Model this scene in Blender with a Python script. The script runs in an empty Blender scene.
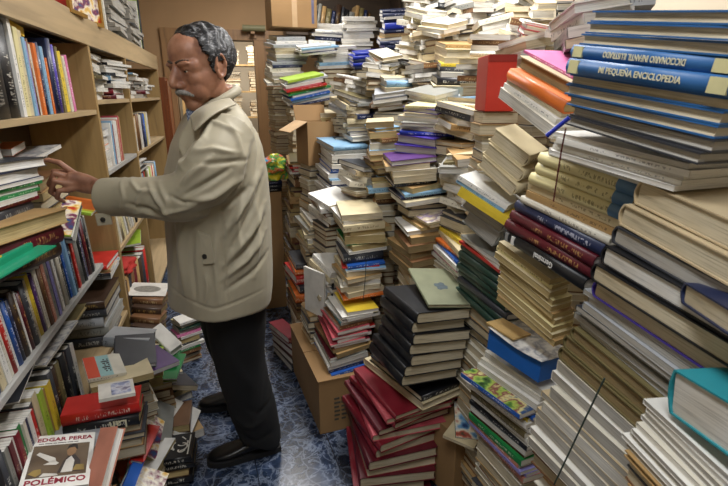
import bpy, bmesh, math, random
import numpy as np
from mathutils import Vector, Matrix, Euler
R = random.Random(11)
SC = bpy.context.scene
COL = SC.collection
rad = math.radians

# ------------------------------------------------------------ materials
def lin(h):
    h = h.lstrip('#')
    v = [int(h[i:i+2], 16)/255 for i in (0, 2, 4)]
    return tuple(c/12.92 if c <= .04045 else ((c+.055)/1.055)**2.4 for c in v) + (1,)

class NT:
    def __init__(s, name):
        s.m = bpy.data.materials.new(name); s.m.use_nodes = True
        s.t = s.m.node_tree; s.b = s.t.nodes['Principled BSDF']
    def n(s, typ, **kw):
        x = s.t.nodes.new(typ)
        for k, v in kw.items():
            if k.startswith('i_'):
                key = k[2:]
                x.inputs[int(key) if key.isdigit() else key.replace('_', ' ')].default_value = v
            else: setattr(x, k, v)
        return x
    def l(s, a, b): s.t.links.new(a, b)
    def math(s, op, a, b=None, c=None):
        x = s.n('ShaderNodeMath', operation=op)
        for i, v in enumerate((a, b, c)):
            if v is None: continue
            if isinstance(v, (int, float)): x.inputs[i].default_value = v
            else: s.l(v, x.inputs[i])
        return x.outputs[0]
    def mix(s, f, a, b):
        x = s.n('ShaderNodeMix', data_type='RGBA')
        for i, v in ((0, f), (6, a), (7, b)):
            if isinstance(v, (int, float, tuple)): x.inputs[i].default_value = v
            else: s.l(v, x.inputs[i])
        return x.outputs[2]
    def ramp(s, f, stops):
        x = s.n('ShaderNodeValToRGB'); e = x.color_ramp.elements
        while len(e) < len(stops): e.new(.5)
        for q, (p, c) in zip(e, stops): q.position = p; q.color = c
        s.l(f, x.inputs[0]); return x.outputs[0]
    def bump(s, h, strength=.3, dist=.002):
        x = s.n('ShaderNodeBump'); x.inputs['Strength'].default_value = strength; x.inputs['Distance'].default_value = dist
        s.l(h, x.inputs['Height']); s.l(x.outputs[0], s.b.inputs['Normal'])

CACHE = {}
def plain(name, hexc, rough=.6, var=.12, scale=18., metallic=0., bump=0.):
    key = (name,)
    if key in CACHE: return CACHE[key]
    t = NT(name); c = lin(hexc)
    tc = t.n('ShaderNodeTexCoord'); nz = t.n('ShaderNodeTexNoise', i_Scale=scale, i_Detail=4.)
    t.l(tc.outputs['Object'], nz.inputs['Vector'])
    dk = tuple(x*(1-var) for x in c[:3])+(1,); lt = tuple(min(1, x*(1+var)) for x in c[:3])+(1,)
    t.l(t.ramp(nz.outputs[0], [(.3, dk), (.7, lt)]), t.b.inputs['Base Color'])
    t.b.inputs['Roughness'].default_value = rough; t.b.inputs['Metallic'].default_value = metallic
    if bump: t.bump(nz.outputs[0], bump, .002)
    CACHE[key] = t.m; return t.m

COLORS = {  # name: (sRGB, lettering sRGB)
 'white':('dcdad4','50505a'), 'off-white':('cfcabb','5a5048'), 'cream':('c9bb98','54402c'), 'tan':('a8885a','3a2818'),
 'brown':('6e4c30','c8b080'), 'dark brown':('3c2a1e','b09050'), 'maroon':('57121f','c8a060'), 'wine red':('7a1a28','c8a878'),
 'red':('b3261f','f0e8d8'), 'pinkish red':('b04a54','f0e0d8'), 'salmon':('bf7f6a','fff0e0'), 'orange':('cf6a2a','f8e8c8'),
 'yellow':('dcc03a','403020'), 'lime green':('9ab83c','304018'), 'green':('1f7a3e','f0f0d8'), 'dark green':('1e3a30','a8b898'),
 'teal':('2a8a96','f0f8f8'), 'light blue':('7fa6c4','203048'), 'blue':('2456a8','f0f0f0'), 'sky blue':('2b629c','e8e4c8'),
 'deep blue':('1a2f9a','e8e8f8'), 'navy blue':('1d2748','c8c8d8'), 'violet':('4a3aa0','f0e8f8'), 'purple':('4e2a6a','e8d8f0'),
 'lilac':('8a86c4','302850'), 'pink':('cf6ea0','ffffff'), 'black':('15161a','d8d4c8'), 'charcoal':('34363c','c8c8c0'),
 'grey':('84847e','2a2a2a'), 'silver grey':('a3a6aa','303438'), 'beige':('bba988','3a3020'), 'olive':('6b6140','d8cca0'),
 'grey green':('74775f','38484e'), 'pale yellow':('d8cd9a','504020'),
}
PAGES = {'w':'cccac5', 'c':'bfb49b', 'y':'ad9a6c', 'g':'a4a19b', 'd':'857350'}

def cover_mat(color):
    key = ('cover', color)
    if key in CACHE: return CACHE[key]
    h, _ = COLORS[color]; t = NT('cover_'+color.replace(' ', '_')); c = lin(h)
    tc = t.n('ShaderNodeTexCoord'); nz = t.n('ShaderNodeTexNoise', i_Scale=14., i_Detail=5.)
    t.l(tc.outputs['Object'], nz.inputs['Vector'])
    t.l(t.ramp(nz.outputs[0], [(.32, tuple(x*.86 for x in c[:3])+(1,)), (.5, c), (.72, tuple(min(1, x*1.1+.006) for x in c[:3])+(1,))]), t.b.inputs['Base Color'])
    t.b.inputs['Roughness'].default_value = .42
    CACHE[key] = t.m; return t.m

def spine_mat(color, band=None):
    """cover colour with a row of small unreadable printed strokes along the spine (uv: metres along, 0..1 across)"""
    key = ('spine', color, band)
    if key in CACHE: return CACHE[key]
    h, ink = COLORS[color]; t = NT('spine_'+color.replace(' ', '_')); c = lin(h)
    uv = t.n('ShaderNodeUVMap'); sp = t.n('ShaderNodeSeparateXYZ'); t.l(uv.outputs[0], sp.inputs[0])
    u, v = sp.outputs[0], sp.outputs[1]
    cb = t.n('ShaderNodeCombineXYZ'); t.l(t.math('MULTIPLY', u, 260.), cb.inputs[0]); t.l(t.math('MULTIPLY', v, 2.4), cb.inputs[1])
    oi = t.n('ShaderNodeObjectInfo'); t.l(t.math('MULTIPLY', oi.outputs['Random'], 80.), cb.inputs[2])
    nz = t.n('ShaderNodeTexNoise', i_Scale=1., i_Detail=1.); t.l(cb.outputs[0], nz.inputs[0])
    ink_on = t.math('MULTIPLY', t.math('GREATER_THAN', nz.outputs[0], .54), .6)
    r1 = t.math('MULTIPLY', t.math('GREATER_THAN', v, .3), t.math('LESS_THAN', v, .68))
    a = t.math('MULTIPLY', t.math('GREATER_THAN', u, .03), t.math('LESS_THAN', u, .135))
    b = t.math('MULTIPLY', t.math('GREATER_THAN', u, .155), t.math('LESS_THAN', u, .19))
    f = t.math('MULTIPLY', t.math('MULTIPLY', ink_on, r1), t.math('MAXIMUM', a, b))
    col = t.mix(f, c, lin(ink))
    if band:
        bb = t.math('LESS_THAN', u, .045)
        col = t.mix(bb, col, lin(band))
    t.l(col, t.b.inputs['Base Color']); t.b.inputs['Roughness'].default_value = .42
    CACHE[key] = t.m; return t.m

def page_mat(k):
    key = ('pages', k)
    if key in CACHE: return CACHE[key]
    t = NT('paper_pages_'+k); c = lin(PAGES[k])
    tc = t.n('ShaderNodeTexCoord'); mp = t.n('ShaderNodeMapping'); mp.inputs['Scale'].default_value = (9, 9, 420)
    t.l(tc.outputs['Object'], mp.inputs[0]); nz = t.n('ShaderNodeTexNoise', i_Scale=1., i_Detail=3.); t.l(mp.outputs[0], nz.inputs[0])
    n2 = t.n('ShaderNodeTexNoise', i_Scale=9., i_Detail=2.); t.l(tc.outputs['Object'], n2.inputs[0])
    col = t.ramp(nz.outputs[0], [(.25, tuple(x*.55 for x in c[:3])+(1,)), (.48, c), (.75, tuple(min(1, x*1.12) for x in c[:3])+(1,))])
    st = t.ramp(n2.outputs[0], [(.35, (.82, .76, .66, 1)), (.6, (1, 1, 1, 1))])
    mm = t.n('ShaderNodeMix', data_type='RGBA', blend_type='MULTIPLY'); mm.inputs[0].default_value = .7
    t.l(col, mm.inputs[6]); t.l(st, mm.inputs[7]); t.l(mm.outputs[2], t.b.inputs['Base Color'])
    t.b.inputs['Roughness'].default_value = .85; t.bump(nz.outputs[0], .35, .001)
    CACHE[key] = t.m; return t.m

def picture_mat(name, cols, scale=7., seed=0., rough=.3):
    """printed cover with soft patches of several inks"""
    key = ('pic', name)
    if key in CACHE: return CACHE[key]
    t = NT(name); tc = t.n('ShaderNodeTexCoord'); mp = t.n('ShaderNodeMapping'); mp.inputs['Location'].default_value = (seed, seed*1.7, 0)
    t.l(tc.outputs['Object'], mp.inputs[0])
    nz = t.n('ShaderNodeTexNoise', i_Scale=scale*2.2, i_Detail=3.); t.l(mp.outputs[0], nz.inputs[0])
    st = [(0.32+.36*i/(len(cols)-1), lin(c)) for i, c in enumerate(cols)]
    x = t.ramp(nz.outputs[0], st); t.l(x, t.b.inputs['Base Color']); t.b.inputs['Roughness'].default_value = rough
    CACHE[key] = t.m; return t.m

def wood_mat(name, hexc, axis=1, rough=.45):
    key = (name,)
    if key in CACHE: return CACHE[key]
    t = NT(name); c = lin(hexc); tc = t.n('ShaderNodeTexCoord'); mp = t.n('ShaderNodeMapping')
    s = [22, 22, 22]; s[axis] = 1.4; mp.inputs['Scale'].default_value = s
    t.l(tc.outputs['Object'], mp.inputs[0]); nz = t.n('ShaderNodeTexNoise', i_Scale=1., i_Detail=6., i_Distortion=.8); t.l(mp.outputs[0], nz.inputs[0])
    t.l(t.ramp(nz.outputs[0], [(.25, tuple(x*.68 for x in c[:3])+(1,)), (.5, c), (.75, tuple(x*1.15 for x in c[:3])+(1,))]), t.b.inputs['Base Color'])
    t.b.inputs['Roughness'].default_value = rough; t.bump(nz.outputs[0], .12, .001)
    CACHE[key] = t.m; return t.m

# ------------------------------------------------------------ meshes
def box_bm(bm, x0, x1, y0, y1, z0, z1, mi=0, M=None):
    v = [bm.verts.new((M @ Vector(p)) if M else p) for p in ((x0,y0,z0),(x1,y0,z0),(x1,y1,z0),(x0,y1,z0),(x0,y0,z1),(x1,y0,z1),(x1,y1,z1),(x0,y1,z1))]
    fs = []
    for q in ((3,2,1,0),(4,5,6,7),(0,1,5,4),(1,2,6,5),(2,3,7,6),(3,0,4,7)):
        f = bm.faces.new([v[i] for i in q]); f.material_index = mi; fs.append(f)
    return fs

def link(name, me, parent=None):
    o = bpy.data.objects.new(name, me); COL.objects.link(o)
    if parent is not None: o.parent = parent
    return o

def obj(name, bm, mats, parent=None, smooth=False, bevel=0.):
    if bevel:
        bmesh.ops.bevel(bm, geom=list(bm.edges), offset=bevel, segments=2, affect='EDGES', profile=.6)
    bmesh.ops.recalc_face_normals(bm, faces=list(bm.faces))
    me = bpy.data.meshes.new(name); bm.to_mesh(me); bm.free()
    for m in (mats if isinstance(mats, (list, tuple)) else [mats]): me.materials.append(m)
    if smooth:
        for p in me.polygons: p.use_smooth = True
    return link(name, me, parent)

def tag(o, label, cat, group=None, kind=None):
    if label: o['label'] = label
    if cat: o['category'] = cat
    if group: o['group'] = group
    if kind: o['kind'] = kind
    return o

def thing(name, label, cat, M=None, group=None):
    o = bpy.data.objects.new(name, None); COL.objects.link(o); o.empty_display_size = .05
    if M is not None: o.matrix_world = M
    return tag(o, label, cat, group)

def structure(name, bm, mats, **k):
    o = obj(name, bm, mats, **k); o['kind'] = 'structure'; return o

def boxes(*bs):
    bm = bmesh.new()
    for b in bs: box_bm(bm, *b)
    return bm

def frame(p, yaw, pt, rl):
    M = Matrix.Rotation(rad(yaw), 4, 'Z') @ Matrix.Rotation(rad(pt), 4, 'X') @ Matrix.Rotation(rad(rl), 4, 'Y')
    M.translation = Vector(p); return M

def text_mesh(s, size, depth=.0004, bold=0.):
    c = bpy.data.curves.new('lettering', 'FONT'); c.body = s; c.size = size; c.extrude = depth; c.offset = bold; c.align_x = 'CENTER'; c.align_y = 'CENTER'
    c.resolution_u = 2
    o = bpy.data.objects.new('lettering', c); COL.objects.link(o)
    bpy.context.view_layer.update()
    me = bpy.data.meshes.new_from_object(o.evaluated_get(bpy.context.evaluated_depsgraph_get()))
    bpy.data.objects.remove(o); return me

def lettering(s, size, mat, parent, M, squash=1., name='title_lettering', label=None, bold=0.):
    me = text_mesh(s, size, .0004, bold); me.materials.clear(); me.materials.append(mat)
    o = link(name, me, parent); o.matrix_local = M @ Matrix.Diagonal((squash, 1, 1, 1))
    if label: o['label'] = label
    return o

# ------------------------------------------------------------ books
# local frame of a book: x from the spine to the fore-edge (0..W), y along the spine (0..L), z through the thickness (0..T)
COUNT = {}
def cover_bm(kind, W, L, T):
    bm = bmesh.new(); uvl = bm.loops.layers.uv.new('UVMap')
    tb = {'h':.0026, 'p':.0008, 'm':.0004}[kind]; tb = min(tb, T*.2)
    r = {'h':min(.007, T*.22), 'p':0.0006, 'm':.0003}[kind]
    n = 6 if kind == 'h' else 2
    prof = []                       # outer profile of the wrap, from the bottom fore-edge round the spine to the top fore-edge
    prof.append((W, 0.)); prof.append((r*1.0+.001, 0.))
    for i in range(n+1):
        a = -1+2*i/n
        prof.append((-r*math.cos(a*math.pi/2)+r*.55*(1 if kind == 'h' else 0), T/2*(1+a*.985)))
    prof.append((r*1.0+.001, T)); prof.append((W, T))
    inn = [(W, tb)] + [(tb+r*.6, tb)]
    for i in range(n+1):
        a = -1+2*i/n
        inn.append((tb-r*math.cos(a*math.pi/2)+r*.55*(1 if kind == 'h' else 0), T/2*(1+a*.985)*(T-2*tb)/T+tb))
    inn += [(tb+r*.6, T-tb), (W, T-tb)]
    m = len(prof); rows = []
    for y in (0., L):
        rows.append(([bm.verts.new((x, y, z)) for x, z in prof], [bm.verts.new((x, y, z)) for x, z in inn]))
    (o0, i0), (o1, i1) = rows
    def face(vs, mi, uv=None):
        f = bm.faces.new(vs); f.material_index = mi
        if uv:
            for lp, q in zip(f.loops, uv): lp[uvl].uv = q
    for k in range(m-1):
        sp = 2 <= k < 2+n
        va, vb = prof[k][1]/T, prof[k+1][1]/T
        if k == 0 or k == m-2:
            ua, ub = prof[k][0], prof[k+1][0]
            face([o0[k], o0[k+1], o1[k+1], o1[k]], 0 if k == 0 else 2, [(ua/W, 0), (ub/W, 0), (ub/W, 1), (ua/W, 1)])
        else:
            face([o0[k], o0[k+1], o1[k+1], o1[k]], 1 if sp else 0, [(0, va), (0, vb), (L, vb), (L, va)])
        face([i0[k+1], i0[k], i1[k], i1[k+1]], 0)
        face([o0[k+1], o0[k], i0[k], i0[k+1]], 0)
        face([o1[k], o1[k+1], i1[k+1], i1[k]], 0)
    face([o0[0], o1[0], i1[0], i0[0]], 0); face([o0[-1], i0[-1], i1[-1], o1[-1]], 0)
    return bm

def pages_bm(kind, W, L, T):
    bm = bmesh.new(); tb = {'h':.0026, 'p':.0008, 'm':.0004}[kind]; tb = min(tb, T*.2)
    ov = {'h':.0035, 'p':.0006, 'm':.0004}[kind]
    x0 = tb+.0015; x1 = W-ov; z0, z1 = tb, T-tb; y0, y1 = ov, L-ov
    dish = min(.004, T*.12) if kind == 'h' else .0004
    n = 4; sec = [(x0, z0)]
    for i in range(n+1):
        a = i/n; sec.append((x1-dish*math.sin(a*math.pi), z0+(z1-z0)*a))
    sec.append((x0, z1))
    A = [bm.verts.new((x, y0, z)) for x, z in sec]; B = [bm.verts.new((x, y1, z)) for x, z in sec]
    bm.faces.new(A); bm.faces.new(B[::-1]); k = len(sec)
    for i in range(k): bm.faces.new([A[i], B[i], B[(i+1) % k], A[(i+1) % k]])
    return bm

NAMES = {'h':('hardback_book', 'book'), 'p':('paperback_book', 'book'), 'm':('magazine', 'magazine')}
def book(kind, color, W, L, T, M, label, group, pages='w', top=None, band=None, name=None, cat=None, bare=False):
    nm, ct = NAMES[kind]
    t = thing(name or nm, label, cat or ct, M, group)
    cm = cover_mat(color)
    c = obj('cover', cover_bm(kind, W, L, T), [cm, cm if bare else spine_mat(color, band), top or cm], t)
    if kind == 'h':
        me = c.data
        for p in me.polygons:
            if p.material_index == 1: p.use_smooth = True
    obj('page_block', pages_bm(kind, W, L, T), page_mat(pages), t)
    return t

ORD = ['zeroth','topmost','second','third','fourth','fifth','sixth','seventh','eighth','ninth','tenth','eleventh','twelfth','thirteenth','fourteenth','fifteenth','sixteenth','seventeenth','eighteenth','nineteenth','twentieth','twenty-first','twenty-second','twenty-third','twenty-fourth','twenty-fifth','twenty-sixth','twenty-seventh','twenty-eighth','twenty-ninth','thirtieth']
KW = {'h':'hardback', 'p':'paperback', 'm':'magazine'}
PGW = {'L':'spine out', 'l':'page edges out', 'R':'spine out', 'r':'page ends out'}

def side_matrix(side, a, b):
    """book frame inside the stack frame (x right, y away along the left face)"""
    if side == 'L': return Matrix.Identity(4), b, a
    if side == 'R': return Matrix(((0,-1,0,b),(1,0,0,0),(0,0,1,0),(0,0,0,1))), a, b
    if side == 'l': M = Matrix(((-1,0,0,b),(0,-1,0,a),(0,0,1,0),(0,0,0,1))); return M, b, a
    # spine at the far end: x = -uA, y = uB
    M = Matrix(((0,1,0,0),(-1,0,0,a),(0,0,1,0),(0,0,0,1)))
    return M, a, b

COLUMNS = []; SPANS = []     # what holds up the raised piles; the room each pile takes
def span(keys):
    for k0, k1 in zip(keys, keys[1:] or keys):
        for t in (0., .5, 1.):
            p = Vector(k0[0]).lerp(Vector(k1[0]), t); M = frame(p, *k0[1:4]); c = M @ Vector((k0[5]/2, k0[4]/2, 0))
            SPANS.append((c.x, c.y, min(k0[4], k0[5])*.5, p.z))
def raise_columns():
    for cx, cy, yaw, a, b, z1 in COLUMNS:
        z0 = 0.
        for x, y, r, z in SPANS:
            if z < z1-.06 and math.hypot(x-cx, y-cy) < r+min(a, b)*.40: z0 = max(z0, z+.03)
        if z1-z0 > .01: support(cx, cy, yaw, a, b, z1-.001, z0)
SUPPORT = bmesh.new()     # the books underneath that nobody can tell apart
def support(cx, cy, yaw, a, b, z1, z0=0.):
    z = z0; i = 0
    while z < z1-.004:
        t = min(R.uniform(.018, .045), z1-z)
        M = Matrix.Translation((cx+R.uniform(-.008, .008), cy+R.uniform(-.008, .008), z)) @ Matrix.Rotation(rad(yaw+R.uniform(-3, 3)), 4, 'Z')
        w, l = b*.46*R.uniform(.86, 1), a*.46*R.uniform(.86, 1)
        k = R.randrange(4); tb = min(.003, t*.2)
        box_bm(SUPPORT, -w, w, -l, l, 0, tb, 1+k, M); box_bm(SUPPORT, -w*.97, w*.97, -l*.97, l*.97, tb, t-tb, 0, M); box_bm(SUPPORT, -w, w, -l, l, t-tb, t-.0002, 1+k, M)
        z += t; i += 1

def stack(keys, books, desc, group, jit=.008, yj=2.5, floor=False, gap=.0006, bare=False):
    """keys: bottom->top [(p, yaw, pt, rl, a, b)], the bottom and top levels of the pile's near corner; books bottom->top"""
    if len(keys) > 1:
        for m in (2, 3):
            v = [k[m] for k in keys]
            if max(v)-min(v) < 7.5: keys = [tuple(k[:m])+(sum(v)/len(v),)+tuple(k[m+1:]) for k in keys]
    P = [Vector(k[0]) for k in keys]; span(keys)
    seg = [(P[i+1]-P[i]).length for i in range(len(P)-1)]
    tot = sum(seg) if seg else None
    ths = [b[2]*.01 for b in books]; s = sum(ths)
    f = tot/s if tot else 1.
    if floor:
        k0 = keys[0]; M = frame(k0[0], *k0[1:4]); c = M @ Vector((k0[5]/2, k0[4]/2, 0))
        zlow = min((M @ Vector(q)).z for q in ((0,0,0),(k0[5],0,0),(0,k0[4],0),(k0[5],k0[4],0)))
        if zlow > .02: COLUMNS.append((c.x, c.y, k0[1], k0[4], k0[5], zlow))
    out = []; d = 0.; n = len(books)
    for i, bk in enumerate(books):
        kind, color, th, side = bk[:4]; opt = bk[4] if len(bk) > 4 else {}
        T = th*.01*f; q = d
        if seg:
            j = 0
            while j < len(seg)-1 and q > seg[j]: q -= seg[j]; j += 1
            u = min(1, q/seg[j])
            k0, k1 = keys[j], keys[j+1]
        else: u = 0; k0 = k1 = keys[0]; j = 0
        lerp = lambda x, y: x+(y-x)*u
        p = P[j].lerp(P[j+1], u) if seg else P[0]+frame(*keys[0][:4]).col[2].to_3d()*d
        yaw, pt, rl, a, b = [lerp(k0[m], k1[m]) for m in range(1, 6)]
        M0 = frame(p, yaw, pt, rl)
        if seg: T *= max(.6, abs((P[j+1]-P[j]).normalized().dot(M0.col[2].to_3d())))
        ja = 1+R.uniform(-1, 1)*jit*5; jb = 1+R.uniform(-1, 1)*jit*5
        a2, b2 = a*ja*opt.get('sa', 1), b*jb*opt.get('sb', 1)
        dx, dy = R.uniform(-1, 1)*jit+opt.get('dx', 0), R.uniform(-1, 1)*jit+opt.get('dy', 0)
        yy = opt.get('yaw', R.uniform(-1, 1)*yj)
        Ms, W, L = side_matrix(side, a2, b2)
        M = M0 @ Matrix.Translation((dx, dy, 0)) @ Matrix.Translation((b/2, a/2, 0)) @ Matrix.Rotation(rad(yy), 4, 'Z') @ Matrix.Translation((-b/2, -a/2, 0)) @ Ms
        lab = opt.get('label')
        if not lab:
            o = n-i
            pos = 'topmost' if o == 1 else ('lowest' if o == n else ORD[o]+' from top')
            j_ = 'of' if o == 1 or o == n else 'in'
            lab = f"{opt.get('look', color)} {KW[kind]}, {PGW[side]}, {pos} {j_} {desc}"
            if len(lab.split()) > 16: lab = f"{opt.get('look', color)} {KW[kind]}, {pos} {j_} {desc}"
        t = book(kind, color, W, L, max(.0025, T-gap), M, lab, group, opt.get('pg', 'w'), opt.get('top'), opt.get('band'), bare=opt.get('bare', bare))
        out.append((t, W, L, T-gap)); d += th*.01*f
    return out

def B(spec, **o):
    """'h:navy blue:3:L' -> book tuple; optional fifth field is the paper"""
    q = spec.split(':'); d = dict(o)
    if len(q) > 4: d['pg'] = q[4]
    return (q[0], q[1], float(q[2]), q[3], d)
def BL(s): return [B(x.strip()) for x in s.split('|') if x.strip()]
def mixed(n, kinds, colors, tmin, tmax, sides='LlRr', pages='wc'):
    return [(R.choice(kinds), R.choice(colors), R.uniform(tmin, tmax), R.choice(sides), {'pg': R.choice(pages)}) for _ in range(n)]

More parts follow.
